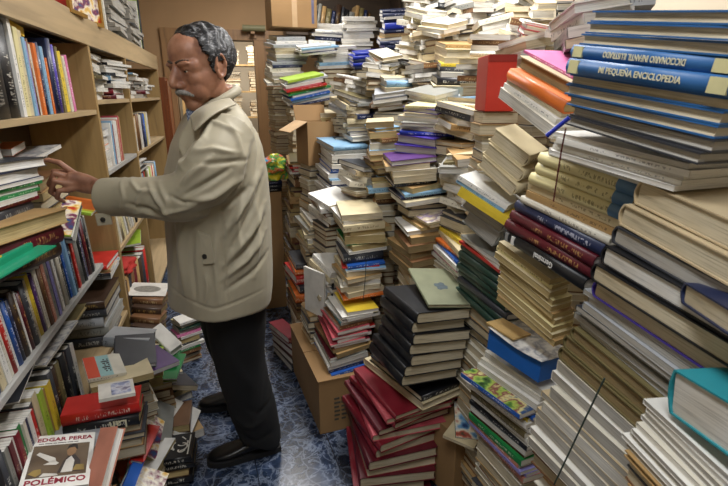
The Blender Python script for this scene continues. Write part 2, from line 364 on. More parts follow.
# piles measured in the room: (corner point, turn, tilt, roll, length away, width) at each level, lowest first
STACKS = [
  ('enc', [((0.6113, 0.518, 1.4089), 1.9, 4.4, 0.0, 0.274, 0.19), ((0.6163, 0.4945, 1.5021), 8.9, 9.2, 0.0, 0.284, 0.19), ((0.6033, 0.5002, 1.5986), -0.6, 10.7, 0.0, 0.269, 0.19)]),
  ('whitemag', [((0.6265, 0.5744, 1.3636), 1.9, 5.2, 0.0, 0.284, 0.2), ((0.6291, 0.5327, 1.4049), 6.0, 5.2, 0.0, 0.282, 0.2)]),
  ('germinal', [((0.6622, 0.7601, 1.1217), 4.9, 7.0, 0.0, 0.279, 0.15), ((0.685, 0.6951, 1.2837), 6.8, 7.5, 0.0, 0.268, 0.15), ((0.6656, 0.6648, 1.3655), 4.6, 5.2, 0.0, 0.242, 0.15)]),
  ('pocket', [((0.7024, 0.8779, 0.9263), 12.9, 12.6, -2.5, 0.199, 0.071), ((0.6805, 0.9011, 1.0978), 11.1, 15.3, -1.8, 0.186, 0.059)]),
  ('binder', [((0.7087, 0.9248, 0.7976), 13.0, 1.5, 1.7, 0.191, 0.069), ((0.7013, 0.9286, 0.857), 10.2, 2.7, 1.3, 0.197, 0.065)]),
  ('glossy', [((0.6951, 0.9324, 0.4834), 6.0, -0.7, 0.0, 0.235, 0.18), ((0.702, 0.9304, 0.6589), 13.2, -1.4, 0.0, 0.236, 0.18), ((0.7174, 0.9241, 0.77), 8.3, -0.4, 0.0, 0.243, 0.18)]),
  ('rfront', [((0.601, 0.474, 0.7636), 3.8, 0.9, 0.0, 0.302, 0.24), ((0.6245, 0.4135, 1.0432), -2.7, 3.9, 0.0, 0.326, 0.24), ((0.6078, 0.3918, 1.1718), 0.9, 5.9, 0.0, 0.288, 0.24), ((0.6191, 0.3806, 1.3324), -6.6, 8.5, 0.0, 0.26, 0.24)]),
  ('pack', [((0.5077, 0.3307, 0.9822), -8.6, -0.4, 0.0, 0.161, 0.13), ((0.5338, 0.3116, 1.0726), -10.4, 0.9, 0.0, 0.171, 0.13)]),
  ('teal', [((0.5272, 0.3073, 1.1), -10.3, -4.7, 0.0, 0.138, 0.12), ((0.534, 0.3067, 1.1652), -18.1, -9.8, 0.0, 0.132, 0.12)]),
  ('three', [((0.7487, 1.1884, 1.2277), 31.0, 30.3, -6.4, 0.141, 0.119), ((0.7918, 1.1771, 1.3446), 40.8, 34.8, -3.5, 0.128, 0.131)]),
  ('yellow', [((0.749, 1.2563, 1.0536), 28.2, 23.6, -0.3, 0.138, 0.111), ((0.7377, 1.1815, 1.2011), 42.8, 27.5, 1.2, 0.176, 0.137)]),
  ('green', [((0.7583, 1.162, 0.7994), 2.7, 3.5, 0.0, 0.318, 0.2), ((0.7387, 1.1993, 1.0286), -2.8, 0.1, 0.0, 0.279, 0.2)]),
  ('orange', [((0.6904, 0.9676, 1.4068), -2.4, 22.4, 0.0, 0.262, 0.17), ((0.7242, 0.961, 1.4654), 1.6, 16.6, 0.0, 0.231, 0.16), ((0.7612, 0.9819, 1.5358), 1.3, 19.0, 0.0, 0.232, 0.16)]),
  ('black', [((0.518, 1.384, 0.5249), 10.3, -2.5, 3.6, 0.275, 0.224), ((0.5526, 1.3739, 0.8113), 3.5, -1.4, 4.8, 0.282, 0.22)]),
  ('emblem', [((0.597, 1.3869, 0.8147), -6.0, 6.0, 4.1, 0.281, 0.16), ((0.5966, 1.3871, 0.8257), -6.1, 6.3, 4.0, 0.281, 0.16)]),
  ('under', [((0.5865, 1.3867, 0.412), 17.1, 2.1, 0.4, 0.367, 0.199), ((0.5962, 1.3969, 0.466), 16.0, -0.5, 1.6, 0.312, 0.205)]),
  ('red', [((0.364, 1.4691, -0.0382), -9.4, 3.7, -5.1, 0.34, 0.29), ((0.4192, 1.44, 0.259), 3.8, 2.0, 1.1, 0.34, 0.29), ((0.4902, 1.4151, 0.4019), 5.0, 1.1, 0.3, 0.34, 0.288)]),
  ('pinkmag', [((0.3587, 1.9063, 0.2706), 6.5, 2.0, -8.4, 0.292, 0.186), ((0.4007, 1.9341, 0.483), 5.3, 2.2, -3.9, 0.307, 0.166), ((0.4444, 1.9395, 0.5687), 4.1, 1.3, 0.7, 0.266, 0.149)]),
  ('tied', [((0.4491, 1.978, 0.6004), 0.3, 1.1, -0.9, 0.213, 0.18), ((0.4615, 2.0233, 0.7713), -3.4, 2.0, -5.0, 0.215, 0.182), ((0.4718, 2.0376, 0.9906), 3.1, 5.7, -2.1, 0.261, 0.193)]),
  ('bluewhite', [((0.487, 2.5295, 0.9571), 6.4, 3.0, -0.1, 0.249, 0.214), ((0.5227, 2.5702, 1.2392), 5.4, 7.5, -0.9, 0.276, 0.194)]),
  ('fan', [((0.3705, 2.659, 0.6313), 3.3, 3.8, -0.8, 0.268, 0.143), ((0.4105, 2.6934, 0.7988), 4.5, 5.5, -0.0, 0.287, 0.138)]),
  ('brown', [((0.3185, 3.0885, 0.2283), 3.9, 2.5, 1.0, 0.26, 0.152), ((0.3701, 3.1509, 1.0858), -0.3, 7.4, -2.8, 0.284, 0.169)]),
  ('orangedark', [((0.3014, 2.6073, 0.2327), 5.8, 2.9, -0.4, 0.268, 0.101), ((0.3267, 2.749, 0.5375), 6.4, 1.8, -0.3, 0.238, 0.088)]),
  ('maroon', [((0.234, 2.4288, -0.0036), 18.5, 2.5, 2.0, 0.277, 0.087), ((0.2388, 2.4917, 0.1895), 24.0, 0.8, 2.2, 0.232, 0.091)]),
  ('violet', [((0.8415, 1.9375, 1.2454), 38.3, 3.0, -9.1, 0.204, 0.159), ((0.8905, 1.9455, 1.3484), 49.0, 0.4, -4.2, 0.22, 0.145), ((0.8424, 1.9407, 1.4472), 27.9, 4.5, -10.8, 0.204, 0.165)]),
  ('purpletop', [((0.6994, 1.8809, 1.052), 2.7, 0.9, -3.9, 0.178, 0.206), ((0.6456, 1.9559, 1.237), -4.2, 4.8, -6.7, 0.198, 0.173)]),
  ('whiteillus', [((0.666, 1.7572, 0.7862), -4.3, 2.6, -4.1, 0.239, 0.16), ((0.6786, 1.8028, 0.9311), -4.7, 1.0, -6.4, 0.211, 0.144), ((0.7576, 1.7768, 1.0046), -0.5, 3.0, -7.1, 0.22, 0.144)]),
  ('pinkspine', [((0.7685, 1.5369, 0.8493), 1.6, 2.5, 0.0, 0.256, 0.16), ((0.8103, 1.5272, 0.996), -6.1, 3.2, 0.0, 0.252, 0.16)]),
  ('tan', [((0.6321, 2.1778, 0.9917), -4.2, 0.6, -2.5, 0.179, 0.125), ((0.6545, 2.2127, 1.3794), -4.1, 4.4, -4.8, 0.191, 0.126)]),
  ('pale', [((0.9347, 1.9389, 1.1774), -12.6, 1.7, -4.8, 0.2, 0.133), ((0.9711, 2.034, 1.4779), -15.9, 4.7, -3.8, 0.208, 0.128)]),
  ('navywhite', [((0.9188, 1.7047, 1.331), -20.5, 1.7, -5.6, 0.2, 0.089), ((0.9368, 1.737, 1.4294), -20.8, 3.1, -5.3, 0.203, 0.099)]),
  ('cream', [((0.9388, 2.215, 1.4897), -15.0, 8.8, 1.0, 0.237, 0.227), ((1.0077, 2.2603, 1.7272), -11.6, 10.4, 0.8, 0.222, 0.187)]),
  ('striped', [((0.774, 2.476, 1.4937), -8.4, 6.4, -1.0, 0.219, 0.23), ((0.7862, 2.4845, 1.5813), -8.5, 6.9, -1.2, 0.215, 0.219)]),
  ('block', [((0.541, 3.0607, 1.2593), 0.6, 3.2, -0.6, 0.211, 0.155), ((0.5544, 3.0807, 1.3914), -1.4, 4.7, -1.1, 0.214, 0.136)]),
  ('midmix', [((0.6333, 2.643, 1.2564), -3.7, 3.3, -2.1, 0.211, 0.138), ((0.6516, 2.6885, 1.4566), -2.3, 5.1, -2.5, 0.212, 0.138)]),
  ('backwhite', [((0.3361, 4.037, 1.5652), 6.6, 7.7, -2.8, 0.283, 0.234), ((0.3952, 4.134, 1.9313), 6.4, 10.0, -2.8, 0.277, 0.259)]),
  ('lime', [((0.5336, 3.9074, 1.6582), 5.4, 5.2, -3.1, 0.208, 0.184), ((0.5143, 3.901, 1.7645), 3.0, 7.5, -3.3, 0.214, 0.187)]),
  ('magtop', [((0.5514, 3.8923, 1.7786), -1.0, 8.2, -4.9, 0.255, 0.292), ((0.5571, 3.9152, 1.8437), 0.8, 8.9, -7.0, 0.255, 0.265)]),
  ('rainbow', [((0.4264, 3.6106, 1.4092), 3.7, 5.8, -8.7, 0.285, 0.299), ((0.414, 3.6146, 1.5923), 2.2, 8.2, -13.3, 0.286, 0.296)]),
  ('farwhite', [((0.6898, 4.1619, 1.8901), -3.8, 8.5, -0.7, 0.266, 0.237), ((0.7105, 4.1604, 2.0457), -3.4, 8.7, 5.0, 0.254, 0.245)]),
  ('farpale', [((0.7122, 3.953, 1.6913), -4.9, 6.7, -2.7, 0.266, 0.261), ((0.7354, 3.9711, 1.8525), -5.1, 8.3, -3.1, 0.267, 0.237)]),
  ('farcream', [((0.9491, 4.1084, 1.8464), -5.2, 6.9, -1.8, 0.258, 0.257), ((0.9533, 4.1141, 2.092), -5.4, 10.5, -0.9, 0.264, 0.245)]),
  ('navyrow', [((0.9076, 3.6743, 1.6739), -7.2, 7.7, -5.7, 0.274, 0.293), ((0.9203, 3.6919, 1.7922), -7.1, 7.9, -3.8, 0.266, 0.277)]),
  ('farblue', [((1.1253, 3.6371, 1.8128), -8.5, 8.1, -3.7, 0.266, 0.277), ((1.1588, 3.7313, 2.0947), -10.4, 11.1, -4.9, 0.267, 0.276)]),
  ('redthin', [((1.0841, 1.7339, 1.6922), -26.8, 9.5, 11.7, 0.2, 0.144), ((1.0919, 1.7383, 1.7617), -26.9, 11.3, 12.4, 0.2, 0.137)]),
  ('shortcream', [((1.1395, 1.7609, 1.7732), -28.1, 11.1, 1.2, 0.215, 0.082), ((1.1467, 1.7689, 1.8296), -28.2, 12.3, 0.0, 0.217, 0.076)]),
  ('blackwhite', [((1.1608, 1.6555, 1.76), -31.5, 10.1, 0.1, 0.21, 0.074), ((1.1622, 1.6557, 1.8123), -31.6, 11.3, 0.3, 0.211, 0.073)]),
  ('edgar', [((-0.6065, 1.2039, 0.4986), 8.9, 0.1, 11.8, 0.234, 0.163)]),
  ('greyback', [((-0.6345, 1.4079, 0.4218), 11.0, -4.1, 1.3, 0.201, 0.176)]),
  ('greenfolder', [((-0.6643, 1.262, 0.4238), 9.6, -5.2, 12.9, 0.297, 0.205)]),
  ('salmon', [((-0.4592, 1.2643, 0.4232), -17.1, 41.8, -25.6, 0.172, 0.075)]),
  ('lan', [((-0.6014, 1.5435, 0.4277), 0.6, -0.0, 0.3, 0.11, 0.23), ((-0.599, 1.5396, 0.5071), 8.9, -0.0, 0.1, 0.11, 0.239)]),
  ('card', [((-0.4694, 1.5038, 0.5601), 14.3, -1.2, 4.8, 0.099, 0.106)]),
  ('orangeteal', [((-0.5555, 1.7065, 0.5202), 20.5, 5.1, 8.0, 0.147, 0.126)]),
  ('greybox', [((-0.397, 1.9623, 0.4891), 82.6, 8.2, 6.9, 0.175, 0.13)]),
  ('bracket', [((-0.3453, 2.1993, 0.3205), 33.2, 10.8, -21.6, 0.206, 0.067)]),
  ('lime', [((-0.4732, 2.0473, 0.2615), 4.6, -8.1, -1.7, 0.195, 0.103)]),
  ('sketch', [((-0.3668, 1.705, -0.0164), 0.6, -14.2, -3.0, 0.15, 0.105), ((-0.3412, 1.7029, 0.143), 0.1, -2.8, 2.0, 0.176, 0.105)]),
  ('bluebk', [((-0.4338, 1.4181, 0.2715), -2.6, -7.6, 24.8, 0.199, 0.038)]),
  ('redbk', [((-0.4299, 1.5625, 0.2646), -8.9, -1.2, 17.1, 0.198, 0.046)]),
  ('edge', [((-0.377, 2.6681, 0.0563), 27.9, -2.5, -3.4, 0.128, 0.141), ((-0.3567, 2.6822, 0.2624), 28.1, -4.1, -0.9, 0.125, 0.127)]),
  ('darkbrown', [((-0.4682, 2.6129, 0.2313), 73.3, 4.6, 3.4, 0.149, 0.118), ((-0.4572, 2.8754, 0.3656), 83.4, 7.7, -0.1, 0.18, 0.142)]),
  ('pile1', [((-0.6212, 1.4432, 1.1538), 85.3, -0.0, 4.9, 0.25, 0.262), ((-0.62, 1.4983, 1.2934), 84.5, -0.0, 2.9, 0.25, 0.27), ((-0.6198, 1.514, 1.3257), 85.2, -0.0, 1.3, 0.25, 0.261)]),
  ('pile0', [((-0.5999, 1.3619, 1.0331), 79.2, -0.1, 3.5, 0.25, 0.301), ((-0.5986, 1.3854, 1.1783), 73.7, -0.2, 3.8, 0.25, 0.343)]),
]
HEAP = [
  ((1.0604, 2.8212, 1.9156), 3.6, 9.3, 7.7, 0.217, 0.157, 3, 2.6),
  ((1.1598, 2.7426, 1.9392), 24.6, -6.4, -0.9, 0.217, 0.152, 3, 2.4),
  ((1.2707, 2.6608, 1.9516), 23.1, -4.5, -0.8, 0.175, 0.147, 3, 2.4),
  ((1.3596, 2.5333, 1.9265), 0.2, -6.7, -7.4, 0.177, 0.166, 3, 2.5),
  ((1.4294, 2.4109, 1.902), 13.6, -3.5, 7.7, 0.168, 0.151, 3, 2.4),
  ((0.9733, 2.6893, 1.8052), -31.1, -7.0, 9.7, 0.173, 0.131, 3, 2.4),
  ((1.0583, 2.6146, 1.8294), 28.8, 12.2, -5.5, 0.218, 0.147, 3, 2.4),
  ((1.1595, 2.5355, 1.8428), 7.4, -2.5, 11.5, 0.201, 0.168, 3, 2.2),
  ((1.2466, 2.4602, 1.8459), 22.6, -0.4, -3.6, 0.17, 0.127, 3, 2.4),
  ((1.2997, 2.2905, 1.8134), -35.4, -0.4, 2.7, 0.16, 0.154, 3, 2.4),
  ((0.9069, 2.6554, 1.6899), -16.3, -0.2, 8.3, 0.189, 0.136, 3, 2.2),
  ((0.992, 2.5807, 1.7261), -6.3, 8.5, -11.5, 0.219, 0.121, 3, 2.2),
  ((1.0512, 2.4094, 1.7693), 12.5, 11.6, -12.5, 0.207, 0.138, 2, 2.2),
  ((1.175, 2.1688, 1.7315), 0.5, -6.8, -11.8, 0.171, 0.168, 3, 2.4),
  ((1.1591, 1.9659, 1.7044), -26.2, 9.6, 11.2, 0.217, 0.137, 3, 2.4),
  ((0.7267, 2.6523, 1.596), -15.2, 4.5, 7.2, 0.166, 0.157, 2, 2.2),
  ((0.8197, 2.6272, 1.6163), 15.8, 11.9, -12.0, 0.217, 0.125, 3, 2.0),
  ((0.8947, 2.5034, 1.6023), -16.1, 6.4, 10.9, 0.18, 0.166, 3, 2.0),
  ((0.9064, 2.3448, 1.5595), -1.8, -0.1, -4.8, 0.171, 0.124, 3, 2.0),
  ((1.0746, 1.9887, 1.6332), -29.6, 8.2, 12.9, 0.17, 0.122, 3, 2.4),
  ((1.0912, 1.8807, 1.6424), 29.1, 4.7, -2.4, 0.174, 0.15, 3, 2.4),
  ((1.0067, 1.8517, 1.5488), 17.8, 3.0, -2.0, 0.163, 0.166, 3, 2.4),
  ((0.5867, 2.949, 1.47), -37.7, 3.9, 8.8, 0.168, 0.157, 3, 2.2),
  ((0.6783, 2.8207, 1.5149), 26.5, 6.9, 7.5, 0.166, 0.142, 3, 2.2),
  ((0.7173, 2.4994, 1.4144), -29.6, 11.6, -5.3, 0.187, 0.17, 3, 2.2),
  ((0.6268, 2.731, 1.3754), 19.7, 14.5, -1.2, 0.189, 0.156, 3, 2.0),
  ((0.5587, 2.7494, 1.1985), -6.5, -0.6, -2.5, 0.169, 0.139, 2, 2.2),
  ((0.6741, 2.6665, 1.4095), 29.2, 14.1, 3.3, 0.19, 0.137, 2, 2.2),
  ((0.9554, 1.793, 1.4652), -33.8, -1.0, 7.3, 0.212, 0.138, 2, 2.2),
  ((0.8815, 1.7819, 1.329), 15.0, 10.0, 5.1, 0.2, 0.158, 4, 2.4),
  ((0.8111, 1.6973, 1.1248), -14.6, 8.5, -5.7, 0.189, 0.158, 4, 2.6),
  ((0.8203, 1.5912, 1.0849), 8.4, -0.5, 11.6, 0.199, 0.149, 4, 2.6),
  ((0.8103, 1.7493, 1.1866), -39.2, 5.0, -6.5, 0.2, 0.143, 3, 2.4),
  ((0.5621, 2.2306, 1.0725), 17.2, 7.2, 7.7, 0.181, 0.152, 3, 2.4),
  ((0.4232, 2.3199, 0.8603), 11.6, 11.2, -3.9, 0.211, 0.163, 4, 2.6),
  ((0.3546, 2.183, 0.5341), 8.2, 14.5, 11.9, 0.191, 0.146, 5, 2.8),
  ((0.7241, 2.0004, 1.052), -28.4, 11.4, 11.4, 0.189, 0.155, 3, 2.2),
  ((0.8723, 2.0951, 1.4086), 10.4, 9.1, -8.5, 0.207, 0.149, 3, 2.4),
  ((0.9306, 1.8204, 1.4033), 6.6, 2.3, 3.2, 0.206, 0.152, 3, 2.4),
  ((0.943, 1.4028, 1.5969), 10.4, -6.4, -8.8, 0.186, 0.153, 3, 2.2),
  ((0.9075, 1.257, 1.5983), -24.7, 8.1, 3.4, 0.163, 0.144, 3, 2.2),
  ((0.8399, 1.1199, 1.6115), -24.2, -5.8, -9.5, 0.179, 0.129, 3, 2.4),
  ((0.8949, 1.1568, 1.673), -26.5, -6.2, -0.9, 0.183, 0.151, 3, 3),
  ((0.9862, 1.5465, 1.5996), 1.3, -1.8, 10.5, 0.16, 0.14, 3, 2.2),
]
HEAPN = ['first cluster, top row of the heap', 'second cluster, top row of the heap', 'third cluster, top row of the heap', 'fourth cluster, top row of the heap', 'fifth cluster, top row of the heap', 'first cluster, second row of the heap', 'second cluster, second row of the heap', 'third cluster, second row of the heap', 'fourth cluster, second row of the heap', 'fifth cluster, second row of the heap', 'first cluster, third row of the heap', 'second cluster, third row of the heap', 'third cluster, third row of the heap', 'fourth cluster, third row of the heap', 'fifth cluster, third row of the heap', 'first cluster, lowest row of the heap', 'second cluster, lowest row of the heap', 'third cluster, lowest row of the heap', 'fourth cluster, lowest row of the heap', 'fifth cluster, lowest row of the heap', 'sixth cluster, lowest row of the heap', 'seventh cluster, lowest row of the heap', 'the loose books right of the coloured magazines', 'the loose books below the lime pile', 'the loose books behind the tan pile', 'the loose books beside the cream block', 'the loose books left of the blue-spined pile', 'the loose books above the blue-spined pile', 'the pair above the navy bindings', 'the pile left of the navy bindings', 'the pile left of the cream hardbacks', 'the pile left of the yellow book', 'the pile right of the violet bindings', 'the low pile behind the string-tied pile', 'the pile between brown and string-tied piles', 'the pile behind the floor carton', 'the clump below the purple-topped pile', 'the clump behind the violet bindings', 'the clump beside the red box', 'the clump above the orange book', 'the clump below the black-covered pair', 'the clump left of the blue encyclopedias', 'the uppermost clump beside the blue encyclopedias', 'the clump above the red box']

# ------------------------------------------------------------ the room
XL, XR, YF, YB, ZC = -.96, 1.78, -1.3, 5.6, 2.8
def floor_material():
    t = NT('blue_marbled_tile'); tc = t.n('ShaderNodeTexCoord')
    br = t.n('ShaderNodeTexBrick', offset=0., squash=1.); br.inputs['Scale'].default_value = 1.; br.inputs['Mortar Size'].default_value = .0022
    br.inputs['Brick Width'].default_value = .33; br.inputs['Row Height'].default_value = .33
    mp = t.n('ShaderNodeMapping'); mp.inputs['Location'].default_value = (.21, .12, 0); mp.inputs['Rotation'].default_value = (0, 0, rad(-4))
    t.l(tc.outputs['Object'], mp.inputs[0]); t.l(mp.outputs[0], br.inputs[0])
    n0 = t.n('ShaderNodeTexNoise', i_Scale=5., i_Detail=5.); t.l(tc.outputs['Object'], n0.inputs[0])
    wm = t.n('ShaderNodeVectorMath', operation='MULTIPLY_ADD'); t.l(n0.outputs[1], wm.inputs[0]); wm.inputs[1].default_value = (.16, .16, .16); t.l(tc.outputs['Object'], wm.inputs[2])
    vo = t.n('ShaderNodeTexVoronoi', feature='DISTANCE_TO_EDGE', i_Scale=15.); t.l(wm.outputs[0], vo.inputs[0])
    n1 = t.n('ShaderNodeTexNoise', i_Scale=9., i_Detail=8., i_Roughness=.65); t.l(tc.outputs['Object'], n1.inputs[0])
    base = t.ramp(n1.outputs[0], [(.32, lin('10151f')), (.5, lin('1c2638')), (.62, lin('2e3b54')), (.78, lin('68748a'))])
    vein = t.ramp(vo.outputs[0], [(0., (1, 1, 1, 1)), (.035, (.25, .25, .25, 1)), (.09, (0, 0, 0, 1))])
    n2 = t.n('ShaderNodeTexNoise', i_Scale=9., i_Detail=8., i_Roughness=.62, i_Distortion=.9); t.l(tc.outputs['Object'], n2.inputs[0])
    rdg = t.math('SUBTRACT', 1., t.math('MINIMUM', t.math('MULTIPLY', t.math('ABSOLUTE', t.math('SUBTRACT', n2.outputs[0], .5)), 26.), 1.))
    vf = t.math('MULTIPLY', t.math('MAXIMUM', t.math('MULTIPLY', rdg, .62), t.math('MULTIPLY', vein, .5)), n1.outputs[0])
    c = t.mix(vf, base, lin('a3b0c8')); c = t.mix(br.outputs['Fac'], c, lin('20252f'))
    t.l(c, t.b.inputs['Base Color']); t.b.inputs['Roughness'].default_value = .24
    return t.m
structure('floor', boxes((XL, XR, YF, YB, -.05, 0)), floor_material())
WALLM = plain('tan_wall_paint', 'a98863', .8, .06, 3.)
WALLW = plain('pale_wall_paint', 'b9ad98', .85, .05, 3.)
structure('wall_left', boxes((XL-.1, XL, YF, YB+.1, 0, ZC)), WALLW)
structure('wall_right', boxes((XR, XR+.1, YF, YB+.1, 0, ZC)), WALLW)
structure('wall_front', boxes((XL-.1, XR+.1, YF-.1, YF, 0, ZC)), WALLW)
DX0, DX1, DZ = -.5, .31, 2.04
structure('wall_back', boxes((XL, DX0, YB, YB+.1, 0, ZC), (DX1, XR, YB, YB+.1, 0, ZC), (DX0, DX1, YB, YB+.1, DZ, ZC)), WALLM)
structure('ceiling', boxes((XL-.1, XR+.1, YF-.1, YB+.1, ZC, ZC+.08)), plain('ceiling_white', 'd8d4ca', .9, .03))
FR = wood_mat('door_frame_wood', '96714a', 2)
structure('trim_1', boxes((DX0-.1, DX0, YB-.03, YB+.12, 0, DZ), (DX1, DX1+.17, YB-.03, YB+.12, 0, DZ), (DX0-.1, DX1+.17, YB-.035, YB+.12, DZ, DZ+.1)), FR)
# the room behind the doorway
structure('floor_far', boxes((-2, 2, YB+.1, 8.6, -.05, 0)), plain('far_floor', '4a4640', .5))
structure('wall_far', boxes((-2, 2, 8.6, 8.7, 0, ZC), (-2.1, -2, YB+.1, 8.7, 0, ZC), (2, 2.1, YB+.1, 8.7, 0, ZC)), WALLW)
structure('ceiling_far', boxes((-2.1, 2.1, YB+.1, 8.7, ZC, ZC+.08)), plain('ceiling_white', 'd8d4ca', .9, .03))

# ------------------------------------------------------------ the bookcase along the left wall
WD = wood_mat('bookcase_pine', 'ad9672', 1); WDV = wood_mat('bookcase_pine_upright', '9c8053', 2); WHT = plain('white_laminate', 'a9a8a4', .4, .05)
DKB = plain('bookcase_back_board', '4a3a26', .7, .1)
XF, XK = -.62, -.93
bc = thing('bookcase', 'long pine bookcase with deep top board, filled with books, along the left wall', 'bookcase', Matrix.Translation((XF, 2.75, 0)))
def bcp(name, mat, *bs, label=None, bevel=.0015):
    o = obj(name, boxes(*[(a, b, c-2.75, d-2.75, e, f) for a, b, c, d, e, f in bs]), mat, bc, bevel=bevel)
    if label: o['label'] = label
    return o
D_ = XK-XF
for y in (.55, 2.72, 3.62, 5.2):
    bcp('upright', WDV, (D_, 0, y, y+.035, 0, 1.73))
bcp('fascia', WD, (-.02, .004, .53, 2.73, 1.725, 1.85)); bcp('fascia', WD, (-.02, .002, 2.735, 5.26, 1.725, 1.85))
bcp('top_board', WD, (D_, -.021, .53, 5.26, 1.80, 1.835))
bcp('back_board', DKB, (D_-.012, D_-.001, .55, 5.235, 0, 1.8))
def shelf(y0, y1, z, mat=WD, label=None): bcp('shelf', mat, (D_, -.004, y0, y1, z-.022, z), label=label)
shelf(.586, 2.719, 1.43); shelf(.586, 2.40, .745, WHT, 'white laminate shelf'); shelf(.586, 2.719, .36); shelf(2.756, 3.619, 1.475); shelf(3.656, 5.199, 1.475)
shelf(2.756, 3.619, 1.12, WHT, 'white laminate shelf'); shelf(3.656, 5.199, 1.115); shelf(2.756, 3.619, .70); shelf(3.656, 5.199, .70); shelf(2.756, 5.199, .08)

# ------------------------------------------------------------ rows of standing books
def row(y, z, items, desc, group, x=XF-.012, lean=0., tops=None):
    """standing books, spines to the aisle, from the near end to the far end. item: (thickness cm, height, depth, colour, kind[, lean[, options]])"""
    n = len(items); out = []
    for i, it in enumerate(items):
        T, H, W, col, kd = it[:5]; le = it[5] if len(it) > 5 else lean; o = it[6] if len(it) > 6 else {}
        T *= .01; a = rad(le); xx = x-R.uniform(0, .012)-o.get('in', 0)
        # leaning books turn about the lower edge they lean over (towards the camera for positive lean)
        M = Matrix.Translation((xx, y, z+.001)) @ (Matrix.Rotation(a, 4, 'X') if le >= 0 else Matrix.Translation((0, T, 0)) @ Matrix.Rotation(a, 4, 'X') @ Matrix.Translation((0, -T, 0)))
        M = M @ Matrix(((-1,0,0,0),(0,0,1,0),(0,1,0,0),(0,0,0,1)))
        e_, k_ = ('near', i+1) if i < n/2 else ('far', n-i)
        od = 'outermost' if k_ == 1 else ORD[k_]
        lab = o.get('label') or f"{col} {KW[kd]} standing, {od} from the {e_} end of {desc}"
        out.append(book(kd, col, W, H, T-.0006, M, lab, group, o.get('pg', 'w'), o.get('top'), o.get('band')))
        y += T/math.cos(a)+.0004
    return out
def I(s):
    r = []
    for q in s.split('|'):
        f = q.strip().split(':'); r.append((float(f[0]), float(f[1]), float(f[2]), f[3], f[4])+((float(f[5]),) if len(f) > 5 else ()))
    return r
row(1.54, 1.43, I('9:.28:.2:charcoal:h|13:.285:.22:black:h|9:.285:.22:black:h|2.6:.3:.22:white:p|3.4:.275:.2:pale yellow:m:-3|3.2:.27:.2:cream:m:-3|2.2:.25:.18:light blue:p|2:.24:.17:lilac:p|2.2:.25:.18:brown:h|1.8:.235:.17:off-white:p|2.6:.24:.17:orange:p|3.6:.245:.18:navy blue:h|2.8:.235:.17:light blue:p|3.4:.235:.17:white:h|2:.2:.14:orange:p|4.4:.27:.19:navy blue:h|3:.26:.18:deep blue:h|3.6:.255:.18:violet:h|3:.25:.18:olive:p|4.4:.235:.18:yellow:m:4|3:.22:.17:off-white:m:5|3:.225:.17:pink:m:6'),
    'the upper pine shelf', 'books standing on the upper shelf')
yb = obj('yellow_folder', boxes((-.17, 0, -.085, .085, 0, .03)), plain('yellow_card', 'd9b02a', .5, .06), bevel=.002)
yb.matrix_world = Matrix.Translation((-.66, 1.97, 1.70)) @ Matrix.Rotation(rad(-6), 4, 'X'); tag(yb, 'yellow card folder lying flat on top of the standing upper shelf books', 'folder')
row(1.18, .745, I('5:.25:.19:light blue:p|4:.25:.19:navy blue:h|5.6:.27:.2:deep blue:h|3:.23:.17:cream:p|2.6:.22:.16:white:p|2.6:.21:.15:off-white:p|3:.215:.16:red:h|1.6:.22:.16:white:p|2.6:.215:.16:blue:h|2.2:.21:.15:navy blue:h|3.2:.225:.16:dark brown:h|1.2:.21:.15:white:p|2.4:.2:.15:maroon:h|3.8:.22:.16:charcoal:h|3.2:.215:.15:cream:h|2.6:.225:.16:yellow:h|2.2:.215:.15:purple:h|2.6:.22:.16:off-white:p|2.6:.225:.16:brown:h|2.4:.225:.16:salmon:p|2.6:.22:.16:grey:p|2.2:.23:.17:lilac:p|2.6:.225:.16:black:h|2.2:.24:.17:white:p|2.4:.235:.17:charcoal:h|3.0:.25:.17:off-white:h|4.0:.255:.17:black:h|2.0:.25:.17:blue:p|2.2:.255:.17:light blue:p|2.6:.26:.17:navy blue:h|3.4:.25:.17:dark green:h|2.2:.24:.17:red:p|1.6:.25:.17:white:p|3.4:.26:.17:grey:h|3:.25:.17:black:h|2.2:.24:.17:lilac:p|2.5:.25:.17:charcoal:h|3:.25:.17:maroon:h|3:.26:.17:black:h|2.4:.25:.17:grey:p|2.6:.25:.17:off-white:p'),
    'the white shelf', 'books leaning along the white shelf', lean=9.)
row(.98, .36, I('3.6:.29:.2:dark green:h|3.8:.28:.2:navy blue:h|2.4:.285:.2:orange:p|5:.28:.2:dark green:h|4.4:.27:.2:dark green:h|2.4:.26:.18:pale yellow:m|3.4:.28:.2:black:h|3.2:.27:.19:charcoal:h|2.2:.26:.18:grey:m|2.2:.26:.18:maroon:m|2:.255:.18:white:m|2.2:.26:.18:wine red:m|2.4:.265:.18:green:m|1.8:.26:.18:off-white:m|2:.255:.18:navy blue:m|2:.255:.18:white:m|2:.255:.18:red:m|2.2:.265:.18:charcoal:m|3.4:.28:.18:cream:m|3:.27:.18:lime green:m|3:.25:.18:tan:m|3:.26:.18:yellow:m|4:.28:.18:charcoal:h|4:.27:.18:dark brown:h|3:.27:.18:olive:h|4:.28:.18:black:h|3:.26:.18:grey:m|4:.27:.18:charcoal:h|3:.26:.18:white:m'),
    'the shelf under the white shelf', 'magazines and books on the lowest shelf', lean=5., x=XF+.0)
